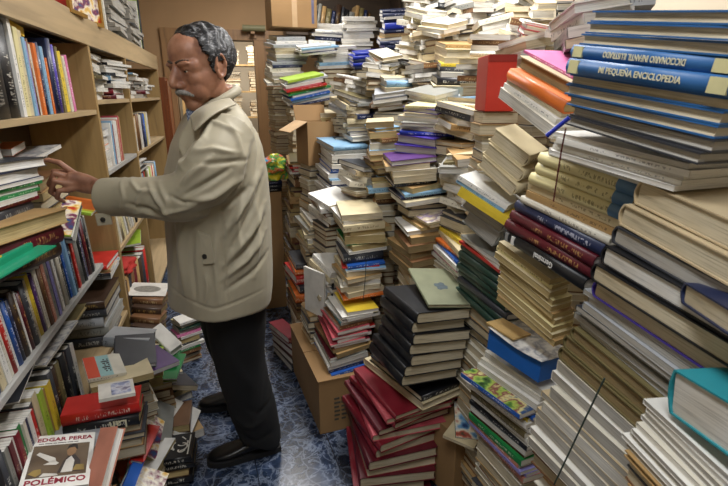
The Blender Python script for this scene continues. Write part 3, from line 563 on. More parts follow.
# far bays
row(3.02, 1.12, I('1.6:.23:.18:white:m|1.4:.24:.18:light blue:m|1.8:.22:.17:wine red:m|4:.24:.18:white:p|4:.235:.18:white:p|3:.235:.17:off-white:p|2.6:.24:.17:salmon:p|2:.25:.17:white:p|2:.26:.17:pinkish red:p|3:.25:.18:tan:p|3:.24:.18:cream:p'), 'the middle bay small shelf', 'papers and books in the middle bay', lean=-3.)
row(3.70, 1.115, I('5:.25:.18:salmon:p|5:.23:.18:white:p|6:.24:.18:tan:h|6:.25:.18:brown:h|4:.24:.18:off-white:p|5:.25:.18:cream:p|6:.24:.18:white:p|6:.25:.18:navy blue:h|6:.245:.18:blue:h|5:.24:.18:teal:p|5:.25:.18:yellow:p|6:.24:.18:white:p|6:.25:.18:cream:p'), 'the far bay shelf', 'books standing in the far bay', lean=2.)
row(2.80, .70, I('3:.23:.17:cream:p:10|4:.24:.17:cream:p:14|4:.24:.17:off-white:p:16|4.4:.25:.17:cream:h:18|4.6:.25:.17:pale yellow:p:20|4:.25:.17:cream:p:22|3:.25:.17:white:p:24|3:.25:.17:black:h:24|4:.25:.17:cream:p:25|3:.25:.17:light blue:p:25|4:.25:.17:off-white:p:25|3:.24:.17:white:p:25|4:.25:.17:cream:p:24|4:.25:.17:off-white:h:22|3:.25:.17:black:p:20'), 'the low middle bay shelf', 'books leaning in the low middle bay')
row(3.70, .70, I('5:.26:.17:tan:m:5|4:.26:.17:beige:m:5|4:.25:.17:white:p:5|4:.25:.17:light blue:p:5|4:.26:.17:red:p:5|4:.25:.17:white:p:5|5:.26:.17:olive:p:5|5:.24:.17:cream:p:5|6:.25:.17:white:h:5|6:.25:.17:lime green:h:5|6:.26:.17:cream:h:5|6:.25:.17:red:h:5|6:.25:.17:white:h:5|6:.25:.17:tan:h:5|6:.26:.17:light blue:h:5'), 'the low far bay shelf', 'books in the low far bay')

row(2.80, .08, I('7:.4:.22:dark brown:h|8:.42:.22:tan:h|7:.4:.22:charcoal:h|8:.41:.22:brown:h|8:.4:.22:maroon:h|8:.42:.22:tan:h|8:.4:.22:dark brown:h|8:.4:.22:charcoal:h|8:.41:.22:red:h|8:.4:.22:brown:h'), 'the bottom shelf behind the heap', 'tall books on the bottom shelf')
# ------------------------------------------------------------ piles of books
CARTON = ((.295, 1.868, 0), 5, .3, .6); REDBOX = ((.742, 1.36, 1.452), -15)
STRING1 = [(.582, .589, 1.04), (.578, .625, .9), (.572, .66, .755)]; STRING2 = [(.509, .671, 1.45), (.52, .69, 1.412), (.535, .715, 1.322)]; PEN = [(.505, .712, 1.435), (.526, .688, 1.465)]; STRING3 = [(.529, 1.925, .811), (.52, 1.91, .72), (.509, 1.9, .635)]
TABLE = dict((r[0], r[1]) for r in STACKS)
PIC1 = picture_mat('grape_still_life_print', ['20381c', '55803a', 'a8bf58', '7a2440', 'd8cf90', '2a4a7a'], 9., 2.)
PIC2 = picture_mat('magazine_print_blue', ['1c3a6a', '6a9ac0', 'e0d8c0', 'b05040', '2a4a3a'], 7., 5.)
PIC3 = picture_mat('magazine_print_warm', ['c03a2a', 'e8c060', 'f0e8d8', '803050', '3a5a8a'], 8., 9.)
PIC4 = picture_mat('magazine_print_pale', ['d8d0c0', 'b8a890', '7a6a90', 'e8e0d0', 'a07060'], 8., 13.)
PIC5 = picture_mat('printed_white_cover', ['d8d6d0', 'cfcdc8', '8a8c94', 'd4d2cc'], 12., 17.)
def put(name, desc, group, books, **k):
    return stack(TABLE[name], books, desc, group, **k)
pale = ['white', 'off-white', 'cream', 'white', 'off-white', 'pale yellow', 'beige']
back = ['white', 'off-white', 'cream', 'silver grey', 'tan', 'navy blue', 'brown', 'grey']

enc = put('enc', 'the blue encyclopedia pile', 'big blue encyclopedia pile', BL('h:charcoal:1.8:l:g|h:charcoal:1.9:l:g|h:sky blue:1.85:l:c|h:sky blue:1.9:l:c|h:sky blue:1.8:l:c')+[B('h:sky blue:2.7:L:c', bare=True, dx=-.008), B('h:sky blue:2.3:L:c', bare=True)]+BL('h:sky blue:1.9:l:c|h:sky blue:1.9:l:c|h:sky blue:1.9:l:c'), jit=.004, yj=1.)
INKW = plain('pale_gold_lettering', 'd8d2b4', .5, .03); PALEB = plain('pale_spine_panel', 'c8c294', .5, .12)
LM = Matrix(((0,0,-1,0),(-1,0,0,0),(0,1,0,0),(0,0,0,1)))   # lettering plane on a spine: text runs along -y, upright in z
def spine_text(t, L, T, s, size, flip=False, mat=INKW, squash=1., along=.5, off=-.0034):
    M = Matrix.Translation((off, L*along, T/2)) @ LM
    if flip: M = M @ Matrix.Rotation(math.pi, 4, 'Z')
    return lettering(s, size, mat, t, M, squash, bold=size*.018)
def spine_panel(t, y0, y1, T, mat, f=.8):
    h = T*f/2; o = obj('spine_panel', boxes((-.0034, .0006, y0, y1, T/2-h, T/2+h)), mat, t); o['label'] = 'pale panel on the spine'; return o
for q, s, fl in ((5, 'MI PEQUEÑA ENCICLOPEDIA', False), (6, 'DICCIONARIO INFANTIL ILUSTRADO', True)):
    t, W, L, T = enc[q]
    t['label'] = 'sky blue hardback, spine lettered MI PEQUEÑA ENCICLOPEDIA' if not fl else 'sky blue hardback with upside-down lettered spine, above MI PEQUEÑA ENCICLOPEDIA'
    spine_text(t, L, T, s, .0128, fl, squash=.84 if not fl else .66, along=.5)
    spine_panel(t, L*.905, L*.975, T, PALEB); spine_panel(t, L*.03, L*.12, T, PALEB)
put('whitemag', 'the white magazine wad under blue encyclopedias', 'white magazine wad', BL('m:white:1:l|m:white:1:L|m:off-white:1:l|m:white:1.2:L|m:white:1:l'), jit=.008)
ger = put('germinal', 'the pile with a Germinal spine', 'pile of lettered spines', [B('h:black:2.8:L', bare=True)]+BL('h:maroon:2.5:L|h:maroon:2.5:L|h:navy blue:2.6:L|h:off-white:1.6:L|p:tan:1.5:L|p:cream:1.7:L')+[B('h:pale yellow:2.5:L', band='5a80a6', look='blue-labelled pale'), B('h:pale yellow:2.5:L', band='5a80a6', look='blue-labelled pale'), B('h:pale yellow:2.4:L', band='5a80a6', look='blue-labelled pale'), B('p:white:1.4:L')], jit=.005, yj=1.2)
t, W, L, T = ger[0]; t['label'] = 'black hardback with white Germinal lettering on its spine'
spine_text(t, L, T, 'Germinal', .019, True, plain('white_lettering', 'e0deda', .5, .02), .9, along=.45); spine_panel(t, L*.84, L*.88, T, plain('white_lettering', 'e0deda', .5, .02), .7); spine_panel(t, L*.93, L*.97, T, plain('grey_label', '8a8a8a', .5, .02), .7)
put('pocket', 'the cream pocket books beneath the Germinal spine', 'cream pocket books', BL('p:tan:1.5:l:y|p:cream:1.3:l:y|p:pale yellow:1.5:l:y|p:cream:1.5:l:y|p:tan:1.4:l:y|p:cream:1.5:l:y|p:pale yellow:1.4:l:y|p:cream:1.6:l:y|p:pale yellow:1.2:L:y|p:cream:1.5:l:y'), jit=.006, yj=2)
put('glossy', 'the glossy magazines under the blue binder', 'glossy magazine pile', [B('m:salmon:.9:L', dy=-.01), B('m:lilac:.6:L'), B('m:lilac:.6:L', dx=-.01), B('m:salmon:.8:L'), B('m:green:1:L', dx=-.012), B('m:maroon:.7:L'), B('m:grey:.9:l'), B('m:black:.7:L'), B('m:white:.6:l'), B('m:white:.7:L'), B('m:olive:.8:L'), B('m:charcoal:.8:l'), B('m:white:.7:L', dx=-.008), B('m:yellow:.5:L'), B('m:blue:.5:L'), B('m:light blue:.5:l', dx=-.01), B('m:blue:.7:L', top=PIC1, dx=-.045, dy=.012, look='grape-picture'), B('m:white:1:l', dx=.008), B('m:off-white:.9:l', dx=.005), B('m:white:1.1:l', dx=.008)], floor=True, jit=.008, yj=3)
put('rfront', 'the tall pile in the right corner', 'tall pile in the near corner', BL('p:off-white:2.2:r:g|p:white:1.6:r:g|p:off-white:2.6:r:g|p:beige:1.5:r:g|p:off-white:2.4:r:w|p:beige:1.4:r:g|p:off-white:2.6:r:g|p:white:2.2:r:g|p:off-white:2.4:r:g|h:olive:2.8:r:d|h:olive:2.8:r:d|h:olive:2.4:r:d|m:silver grey:1.2:r:g|m:grey:1.2:r:g|m:silver grey:1.2:r:g|m:charcoal:1:r:g|m:silver grey:1.4:r:g|m:grey:1.2:r:g|m:silver grey:1:r:g|h:violet:3.2:r:c|h:black:3.2:r:c|h:black:3.3:r:w|h:charcoal:3:r:g|h:beige:3.6:r:c|h:beige:3.8:r:c'), floor=True, jit=.006, yj=1.5)
put('pack', 'the white paperback pack nearest the camera', 'white paperback pack', BL('h:tan:1.6:R:d|p:off-white:1.3:r:g|p:white:1.2:r:w|p:off-white:1.3:r:g|p:white:1.2:r:g|p:off-white:1.3:r:w|p:white:1.2:r:g|p:off-white:1.3:r:g|p:white:1.2:r:w|p:white:1.3:r:g'), floor=True, jit=.005, yj=2)
stack([TABLE['teal'][0], TABLE['teal'][1]], [B('h:teal:4:r', label='thick teal hardback with white page ends, on the white paperback pack')], '', 'book on the white pack', jit=0, yj=0)
put('three', 'the three thick cream books', 'thick cream hardbacks', BL('h:cream:3.6:R:c|h:cream:3.6:R:c|h:cream:3.8:R:c'), jit=.004, yj=2)
put('yellow', 'the pile under the three thick cream books', 'pile under the cream hardbacks', BL('h:grey:4.2:R:g|h:silver grey:3.4:R:g')+[B('p:yellow:2.2:L:c', dx=-.022, dy=-.012, bare=True)]+BL('m:light blue:.8:L|p:white:1.2:L'), jit=.004)
put('green', 'the dark green bindings', 'dark green bindings', BL('h:dark green:2.4:L|h:dark green:2.2:L|h:charcoal:2:L|h:dark green:2.3:L|h:dark green:2:L|h:dark green:2.2:L|h:dark green:2.2:L|h:dark green:2:L|m:red:.8:L|m:white:1:L|m:grey:1.2:l'), floor=True, jit=.006, bare=True)
ST = picture_mat('striped_page_cover', ['b8a888', 'a89878', 'c8baa0'], 5., 3.)
put('orange', 'the slanting pile with an orange book', 'slanting pile by the red box', BL('p:off-white:2.2:l:w|p:white:1:L:w|p:cream:.8:l:c')+[B('h:orange:2.4:L:y', dx=-.014, bare=True)]+BL('h:beige:2.8:l:d|m:pink:.7:L'), jit=.006, yj=3)
put('black', 'the black bound volumes', 'black bound volumes', BL('h:black:3.8:L:c|h:black:3.6:L:c|h:black:3.8:L:c|h:black:3.7:L:c|h:black:3.6:L:c|h:black:3.8:L:c|h:black:3.6:L:c'), jit=.012, yj=4, bare=True)
em = stack([TABLE['emblem'][0]], [B('h:grey green:1.4:L:c', label='grey green hardback with dark emblem on its cover, atop the black volumes')], '', 'book on the black volumes', jit=0, yj=0)
t, W, L, T = em[0]
bm = bmesh.new(); n = 22; c = bm.verts.new((0, 0, 0)); rim = [bm.verts.new(((.027+.005*math.sin(i*5.1)+.003*math.cos(i*2.3))*math.cos(i*2*math.pi/n)*.85, (.027+.005*math.sin(i*5.1))*math.sin(i*2*math.pi/n), 0)) for i in range(n)]
for i in range(n): bm.faces.new([c, rim[i], rim[(i+1) % n]])
o = obj('emblem', bm, plain('dark_blue_stamp', '3c4a50', .6, .3, 60), t); o.matrix_local = Matrix.Translation((W*.53, L*.47, T+.0007)); o['label'] = 'stamped blue-grey crest'
put('under', 'the pair between black and wine red piles', 'pair between black and red piles', BL('h:cream:3:r:c|h:black:2.4:R:c'), jit=.006)
put('red', 'the wine red bound pile', 'wine red bound volumes', [B('h:maroon:3.8:R:c'), B('h:wine red:3.6:r:c'), B('h:maroon:3.6:L:c'), B('h:wine red:3.4:r:c'), B('h:maroon:3.4:L:c'), B('h:wine red:3.2:L:c', yaw=6), B('h:wine red:3:L:c', yaw=10, dx=.01), B('h:pinkish red:2.6:L:c', yaw=-4), B('h:maroon:2.4:L:c', yaw=5), B('h:wine red:2.4:L:c', yaw=11, dx=.02), B('h:pinkish red:2.2:L:c', yaw=2), B('h:wine red:2:L:c', yaw=8)], jit=.014, yj=4, bare=True)
put('pinkmag', 'the magazines on the floor carton', 'magazines on the floor carton', BL('m:blue:.9:R|m:navy blue:.8:R|m:white:1:r|p:grey:1.4:r|m:maroon:.7:L|m:tan:1.2:l:d|m:brown:1:l:d|m:maroon:.8:L|m:pinkish red:.6:L|m:wine red:1:L|m:pinkish red:.7:L|m:red:.7:L|m:pinkish red:.9:L|m:brown:1:R|m:teal:1.1:L|m:white:.6:r|m:grey:.8:l|m:white:.7:r|m:yellow:1.1:r'), jit=.014, yj=5)
put('tied', 'the string-tied pile above the yellow magazine', 'string-tied pile', BL('m:orange:1:R|p:cream:2:r:c|p:off-white:2:r:c|p:cream:2:r|p:tan:1.7:r:c|p:cream:2:r:c|m:light blue:.7:r|m:red:.5:R|m:blue:1.1:R|h:charcoal:3.6:R|p:white:1:r|p:pale yellow:2:r:y|m:green:.6:R|p:cream:3:r:y|p:tan:1.8:r:y|p:cream:2.4:R:c|p:white:1.3:r|p:cream:2.2:r:c'), jit=.016, yj=10)
put('bluewhite', 'the neat pile with a bright blue spine', 'neat pale pile with a blue spine', BL('p:white:2:r|m:navy blue:1:R|p:white:2:r|p:silver grey:2:r|m:navy blue:1:R|p:white:2.2:r|m:light blue:1:R|p:white:2.4:r|h:blue:2.8:R|p:off-white:2.2:r|m:charcoal:.8:R|p:white:2:r|p:white:2.4:r|p:grey:2:R|h:light blue:2.6:R'), floor=True, jit=.012, yj=4)
put('fan', 'the fanned books beside the jacket back', 'fanned pale books', BL('p:tan:3:r:c|p:pale yellow:2.6:r:c|p:off-white:3:r|p:cream:3:r:c|h:grey:3.4:r:c|p:cream:2.4:r:c|p:white:2.8:r'), floor=True, jit=.016, yj=8)
put('brown', 'the tall brown pile near the door', 'tall brown pile', [b for b in mixed(22, 'hpp', ['brown', 'tan', 'dark brown', 'maroon', 'tan', 'brown', 'charcoal', 'beige'], 2.2, 4.2, 'rrR', 'cdy')]+BL('m:white:1.2:R|m:pinkish red:1:R|m:grey:1.2:r|m:red:.9:R|m:white:1:r|m:tan:1:R|m:olive:1:R'), floor=True, jit=.014, yj=6)
put('orangedark', 'the narrow orange and dark pile', 'narrow orange and dark pile', BL('h:brown:4.6:r:d|h:dark brown:4:R:d|h:orange:5:R:y|h:charcoal:4:R|h:red:5.5:R|h:orange:3:R|h:charcoal:3.6:R'), floor=True, jit=.012, yj=4)
put('maroon', 'the maroon books on the floor', 'maroon books on the floor', BL('h:charcoal:3.4:R|h:dark brown:3.2:R|h:maroon:3.4:R|h:maroon:3.2:R|h:wine red:3.2:R'), jit=.01)
put('violet', 'the pile with violet bindings', 'pile with violet bindings', BL('h:violet:3.6:l:g|h:violet:3.6:l:g|h:deep blue:1.6:L|p:tan:1.8:l|h:grey:1.6:l|p:cream:1.8:l|h:cream:1.6:l|h:violet:1.8:l|p:pale yellow:1:L'), floor=True, jit=.018, yj=11)
put('purpletop', 'the pile with a purple book on top', 'pile with a purple book on top', BL('p:cream:1.8:l|h:navy blue:1.2:R|p:light blue:1.2:R|p:tan:2:r:y|h:charcoal:1.6:R|p:cream:2.6:r:c|p:off-white:2:r:c|p:tan:2:r:c|h:purple:2:r'), floor=True, jit=.022, yj=14)
put('whiteillus', 'the pile below with brown-paged books', 'pile of brown-paged books', BL('p:tan:2.6:r:d|p:brown:2.4:r:d|p:tan:2.6:r:d|p:brown:2.6:r:d|p:tan:2.4:r:d|h:white:2.8:r:w|p:tan:1.8:r:y|p:cream:2:r:c')+[B('p:pale yellow:1.2:r:c', top=PIC4, look='picture-covered pale')], floor=True, jit=.018, yj=13)
put('pinkspine', 'the small pile with a pink cover', 'small pile with a pink cover', BL('p:white:2:L|m:pink:1.4:L|p:white:2.2:L|h:blue:1.6:L|h:orange:1.8:L|p:cream:2.4:L|p:yellow:2:L|p:cream:2.4:L'), floor=True, jit=.012, yj=5)
put('tan', 'the leaning tan pile in the middle', 'tan pile in the middle', mixed(16, 'php', ['tan', 'cream', 'beige', 'light blue', 'white', 'brown', 'pale yellow', 'charcoal'], 1.6, 3.2, 'rrRl', 'cyd'), floor=True, jit=.022, yj=14)
put('pale', 'the white pile beside the violet bindings', 'white pile beside violet bindings', mixed(12, 'php', ['white', 'off-white', 'white', 'light blue', 'green', 'cream'], 1.8, 3.2, 'rrRl', 'ww'), floor=True, jit=.018, yj=11)
put('navywhite', 'the navy bindings below the red box', 'navy bindings below the red box', BL('h:navy blue:3.4:r|h:violet:3.2:r|h:navy blue:3.2:r|h:grey:2.2:r'), floor=True, jit=.008, yj=5)
put('cream', 'the broad cream pile', 'broad cream pile', BL('h:cream:4.6:r:c|h:black:3:R|p:off-white:2:r|h:charcoal:2:R|p:yellow:1.2:R|p:cream:2.2:r:c|h:cream:3.4:r:c|p:tan:1.6:R:c'), floor=True, jit=.01, yj=4)
put('striped', 'the pair with a striped blue binding', 'pair with a striped binding', BL('h:cream:4:r:c|h:light blue:3:R|p:cream:1.2:r'), floor=True)
put('block', 'the cream block by the open carton', 'cream block by the open carton', BL('p:cream:3:r:y|p:cream:3:r:c|p:pale yellow:3.4:r:y|p:cream:2.4:r:c'), floor=True)
put('midmix', 'the mixed pile behind the tan pile', 'mixed pile behind the tan pile', mixed(9, 'php', back, 1.8, 3.2, 'rrRl', 'wc'), floor=True, jit=.024, yj=16)
put('backwhite', 'the white pile beneath the high carton', 'white pile beneath the high carton', [('p', R.choice(['white', 'white', 'off-white', 'navy blue', 'silver grey']), R.uniform(2, 3.2), R.choice('rrR'), {'pg': R.choice('wwc')}) for _ in range(14)], floor=True, jit=.02, yj=6)
put('lime', 'the lime pile under loose magazines', 'lime pile', BL('p:lime green:4:r:y|p:pale yellow:4:r:y|p:lime green:3.4:R:y'), floor=True)
put('magtop', 'the loose magazines above the lime pile', 'loose magazines above the lime pile', BL('m:white:1.4:r|m:navy blue:.8:R|m:white:1.4:r|m:light blue:1.2:R|m:white:1.2:r'), jit=.02, yj=8)
put('rainbow', 'the slanting coloured magazines by the door', 'slanting coloured magazines', BL('m:navy blue:1.4:R|m:white:1.6:r|m:light blue:1.6:R|m:blue:1.4:R|m:white:1.6:r|m:green:1.2:R|m:lime green:1.4:R|m:red:1.4:R|m:pinkish red:1:R|m:white:2:r|m:silver grey:1.4:R|m:lime green:1.6:R'), floor=True, jit=.02, yj=6)
put('farwhite', 'the white pile right of the high carton', 'white pile right of the high carton', mixed(6, 'ph', ['white', 'white', 'off-white', 'navy blue'], 2, 3, 'rrR', 'ww'), floor=True, jit=.02, yj=6)
put('farpale', 'the white pile right of the lime pile', 'white pile right of the lime pile', mixed(7, 'p', ['white', 'white', 'light blue', 'off-white', 'navy blue'], 2, 3, 'rrR', 'ww'), floor=True, jit=.02, yj=6)
put('farcream', 'the white pile at the back wall', 'white pile at the back wall', mixed(9, 'ph', ['white', 'off-white', 'white', 'silver grey', 'navy blue'], 2, 3.2, 'rrR', 'ww'), floor=True, jit=.02, yj=6)
put('navyrow', 'the navy bindings at the back', 'navy bindings at the back', mixed(5, 'h', ['navy blue', 'deep blue', 'charcoal'], 2.2, 3, 'RR', 'w'), floor=True, jit=.015)
put('farblue', 'the dark blue pile at the back', 'dark blue pile at the back', BL('h:navy blue:3:R|h:navy blue:3:R|p:tan:2.2:r|p:brown:2.4:r:d|h:navy blue:2.6:R|h:deep blue:4.6:R|h:navy blue:2.4:R|p:white:1.6:r|h:navy blue:2.4:R|h:navy blue:2.4:R'), floor=True, jit=.02, yj=5)
put('redthin', 'the thin red-edged pile', 'thin red-edged pile', BL('h:pinkish red:2.2:r|h:wine red:2.2:r|h:pinkish red:2:r|p:white:1:r'), floor=True)
put('shortcream', 'the short cream pile', 'short cream pile', BL('h:cream:3.4:r|h:cream:2.4:r'), floor=True)
put('blackwhite', 'the black-covered pair up high', 'black-covered pair', BL('h:black:3:r|h:black:3:r'), floor=True)

# ------------------------------------------------------------ the tumbled heap at the upper right
for i, (p, yaw, pt, rl, a, b, n, th) in enumerate(HEAP):
    bs = mixed(n+1, 'hppm', ['white', 'white', 'off-white', 'cream', 'off-white', 'silver grey', 'tan', 'grey', 'olive', 'charcoal', 'brown', 'cream', 'beige'], th*.8, th*1.2, 'rrRlL', 'wwwc')
    nm = HEAPN[i]
    stack([(p, yaw, pt, rl, a, b)], bs, nm, 'tumbled heap of books', floor=True, jit=.016, yj=22)

def blob(seed, n=3, r=(.09, .08, .06), amp=.35):
    bm = bmesh.new(); bmesh.ops.create_icosphere(bm, subdivisions=n, radius=1.)
    rr = random.Random(seed); ph = [(Vector((rr.uniform(-4, 4), rr.uniform(-4, 4), rr.uniform(-4, 4))), rr.uniform(0, 6)) for _ in range(9)]
    for v in bm.verts:
        d = sum(abs(math.sin(v.co.dot(p)+q)) for p, q in ph)/9-.5
        c = v.co*(1+amp*d*2); v.co = Vector((c.x*r[0], c.y*r[1], max(c.z*r[2], -r[2]*.7)))
    return bm
# ------------------------------------------------------------ piles lying in the bookcase and the heap at its foot
pl = put('pile0', 'the shelf pile under the green folder', 'flat books over the standing row', BL('h:dark brown:4:R:y|h:maroon:5:R:y|h:tan:4:r:y'), jit=.01, yj=3)
put('pile1', 'the pile the man points at', 'pile on the shelf by the hand', BL('h:charcoal:4.4:R:c|m:wine red:1.4:R|m:white:1.4:r|m:green:1:R|m:white:1:r|m:green:1:R|m:white:1:r|h:navy blue:3.2:r|h:charcoal:3:r'), jit=.014, yj=4)
EXTRA = [  # (name, kind, colour, (x, y, z), yaw, pitch, roll, W, L, T, side pages, label, group)
]
def lone(kind, color, p, rot, W, L, T, label, group=None, pages='w', top=None, name=None, cat=None, band=None):
    M = Euler([rad(a) for a in rot], 'XYZ').to_matrix().to_4x4(); M.translation = Vector(p)
    return book(kind, color, W, L, T, M, label, group, pages, top, band, name, cat)
# green plastic folder with pamphlets, on the flat pile
gf = thing('plastic_folder', 'green plastic folder under pamphlets on the bookcase pile', 'folder', frame((-.90, 1.22, 1.082), -10, 0, 2))
obj('folder_body', boxes((0, .29, 0, .33, 0, .034)), plain('green_plastic', '1f8a66', .25, .06), gf, bevel=.004)
obj('folder_flap', boxes((.285, .335, .02, .36, .012, .016)), plain('green_plastic', '1f8a66', .25, .06), gf)
obj('yellow_sheet', boxes((.01, .285, .01, .2, .0345, .038)), plain('yellow_card', 'd9b02a', .5, .06), gf)
lone('m', 'off-white', (-.93, 1.20, 1.124), (0, 4, 12), .34, .34, .010, 'white printed pamphlet on the green plastic folder', None, 'w', PIC4)
# papers and books on the shelf behind the hand
lone('h', 'dark green', (-.90, 1.50, 1.312), (0, 0, -6), .2, .26, .05, 'dark green ribbed book lying flat above the pointing hand', None, 'g')
lone('m', 'white', (-.915, 2.0, 1.225), (5, -2, 6), .21, .28, .012, 'white thin magazine, lower of the curled pair behind the hand', 'curled papers behind the hand', 'w', PIC5)
lone('m', 'off-white', (-.915, 2.04, 1.25), (6, -3, -6), .21, .28, .014, 'off-white thin magazine, upper of the curled pair behind the hand', 'curled papers behind the hand', 'w', PIC5)
lone('p', 'orange', (-.88, 1.9, 1.30), (2, 0, 8), .16, .21, .025, 'orange thin paperback under the upper pine shelf', None, 'w')
sup = stack([((-.88, 1.92, .98), 4, 0, 0, .34, .22)], BL('h:dark brown:4:r:d|h:brown:4:r:d|h:tan:3.6:r:y|h:charcoal:4:r:c|p:tan:3:r:y|h:brown:3.6:r:d'), 'the dim pile behind the hand', 'dim pile behind the hand', yj=3)
for i, c in enumerate(('lime green', 'yellow', 'orange')):
    lone('m', c, (-.63, 2.36+.03*i, .98), (14, 0, 90), .2, .3, .012, f'{c} thin booklet leaning in the shelf beyond the hand', 'booklets leaning beyond the hand')
# magazines lying across the standing books
stack([((-.80, 1.96, .99), 8, 14, 10, .3, .2)], [B('m:grey:1.4:R'), B('m:charcoal:1:R'), B('m:white:.8:r'), B('m:lime green:.8:R', top=PIC3)], 'the slanted magazines below the cuff', 'slanted magazines below the cuff', yj=3)
for i in range(3):
    lone('m', ['light blue', 'white', 'silver grey'][i], (-.80+.02*i, 1.50+.05*i, .985+.014*i), (-4, -6, 14+5*i), .23, .34, .008, f"{['light blue','white','silver grey'][i]} limp magazine sliding off the leaning books", 'limp magazines over the white shelf', 'w', PIC5 if i else None)
stack([((-.85, 2.43, .645), 2, 0, 0, .25, .24)], [B('p:silver grey:2:R'), B('m:charcoal:1.6:R', top=PIC2), B('p:tan:1.6:R'), B('h:red:2.4:R', label='red hardback lying flat just past the end of the white shelf')], 'the low pile past the white shelf', 'low pile past the white shelf', yj=4)
lone('m', 'charcoal', (-.90, 1.36, .655), (4, -3, 6), .27, .36, .006, 'dark limp magazine drooping over the lowest shelf row, nearer one', None, 'w')
lone('m', 'black', (-.90, 1.62, .65), (3, -2, -4), .27, .3, .008, 'black magazine lying over the lowest shelf row, farther one', None, 'w', PIC5)
lone('h', 'olive', (-.90, 1.86, .64), (0, 0, 0), .26, .26, .02, 'olive book lying flat under the white shelf', None, 'y')
stack([((-.86, 2.30, .36), 0, 0, 0, .34, .23)], BL('h:charcoal:5:R:g|h:grey:5:R:g|h:silver grey:5:R:g|h:charcoal:4:R:g|h:dark brown:4:R:d'), 'the grey pile low beside the upright', 'grey pile low beside the upright', yj=2)
# bookcase, middle bay
stack([((-.86, 2.84, 1.475), 4, 0, 0, .36, .22)], BL('p:white:2.2:R|m:grey:1.8:R|p:white:2.2:r|p:off-white:2.2:r|m:grey:1.8:r|p:olive:2:R|m:light blue:1.6:R|p:white:2.2:r|p:beige:2.2:r|m:grey:1.6:r|m:tan:1.4:r|m:off-white:1.8:r|m:olive:1.2:R'), 'the middle bay flat pile', 'flat pile in the middle bay', yj=7, jit=.02)
stack([((-.85, 3.26, 1.475), -6, 0, 0, .3, .2)], BL('h:maroon:3:R|h:wine red:3.4:R|p:white:2.4:r|m:navy blue:1.8:R|p:light blue:2.4:R|m:charcoal:1.8:R|p:grey:2.4:r|m:white:1.6:r|m:black:1.6:R|p:tan:2:r'), 'the farther flat pile of the middle bay', 'farther flat pile, middle bay', yj=9, jit=.02)
stack([((-.84, 3.75, 1.475), 3, 0, 0, .34, .22)], BL('p:tan:2.6:r|p:brown:2.6:R|p:beige:2.4:r|m:black:1.6:R|p:grey:2.6:r|p:tan:2.4:r|m:navy blue:1.6:R|m:light blue:1.2:R'), 'the far bay flat pile', 'flat pile in the far bay', yj=9, jit=.02)
stack([((-.84, 4.25, 1.475), -3, 0, 0, .34, .22)], BL('p:white:3:r|h:maroon:3:R|p:off-white:2.6:r|m:black:1.6:R|p:grey:2.6:r|p:tan:2.4:r'), 'the farther flat pile of the far bay', 'farther flat pile in the far bay', yj=9, jit=.02)
rc = obj('red_cloth', blob(7, 4, (.09, .14, .035), .7), plain('red_cotton_cloth', 'a3241c', .85, .1), smooth=True); rc.location = (-.72, 2.98, .53); tag(rc, 'crumpled red cloth lying over books low in the bookcase', 'cloth')
lone('m', 'lime green', (-.86, 3.30, .535), (4, -5, 8), .24, .3, .012, 'lime green thin folder lying low in the bookcase beyond the red cloth')
stack([((-.84, 2.80, 1.12), 3, 0, 0, .2, .2)], BL('p:tan:5:r|p:white:5:r|p:orange:2.4:R|p:white:4.4:r|h:silver grey:4:R'), 'the small pile at the middle bay shelf', 'small pile on the middle bay shelf', yj=4)
stack([((-.84, 3.72, .70+.27), 0, 0, 0, .3, .2)], BL('h:black:2.4:R|h:black:2.6:R|m:navy blue:1.4:R|m:white:1:r'), 'the dark pile under the far shelf', 'dark pile under the far shelf', yj=9)
# things on top of the bookcase
ZT = 1.85-.014
def pic_frame(y, label, mat, M):
    t = thing('picture_frame', label, 'picture frame', M, None)
    bm = boxes((0, .26, 0, .02, 0, .016), (0, .26, .18, .2, 0, .016), (0, .02, .02, .18, 0, .016), (.24, .26, .02, .18, 0, .016))
    obj('frame_border', bm, plain('gilt_frame', 'b08438', .35, .1, 18, .6), t); obj('picture', boxes((.015, .245, .015, .185, .002, .008)), mat, t)
pic_frame(0, 'gilt picture frame lying on the bookcase top board', PIC2, Matrix.Translation((-.87, 2.52, ZT)) @ Matrix.Rotation(rad(-5), 4, 'Z'))
pic_frame(0, 'gilt picture frame leaning on the red and yellow book', PIC3, Matrix.Translation((-.70, 2.80, ZT)) @ Matrix.Rotation(rad(90), 4, 'X') @ Matrix.Rotation(rad(70), 4, 'Y'))
row(3.14, ZT, [(3.5, .3, .2, 'red', 'h', 6, {'label':'red and yellow picture hardback standing on the bookcase top', 'top':PIC3}), (3, .32, .2, 'white', 'p', 5, {'label':'white tall folder standing on the bookcase top'}), (2, .34, .2, 'charcoal', 'm', 4, {'label':'dark magazine standing beside the white tall folder'}), (7, .26, .2, 'silver grey', 'm', 4, {'label':'grey fat magazine standing on the bookcase top'}), (2, .3, .2, 'pale yellow', 'm', 4, {'label':'pale yellow magazine standing on the bookcase top'}), (3, .28, .2, 'white', 'm', 3, {'label':'white magazine standing before the grey paper bundles'})], '', 'things standing on the bookcase top', x=-.64)
for q, y in enumerate((3.56, 4.14)):
    stack([((-.9, y, ZT), 2, 0, 0, .5, .26)], BL('|'.join(['m:grey:2.4:r:g', 'm:silver grey:2.4:r:g']*7)), ['the nearer grey paper bundle on the bookcase', 'the farther grey paper bundle on the bookcase'][q], 'grey paper bundles on the bookcase top', jit=.012, yj=4)
row(4.72, ZT-.0, [(4, .4, .24, 'white', 'p'), (4, .42, .24, 'lime green', 'p'), (4, .44, .24, 'charcoal', 'h'), (5, .36, .24, 'cream', 'p')], 'the bookcase top folders', 'folders at the far end of the bookcase top', x=-.66)

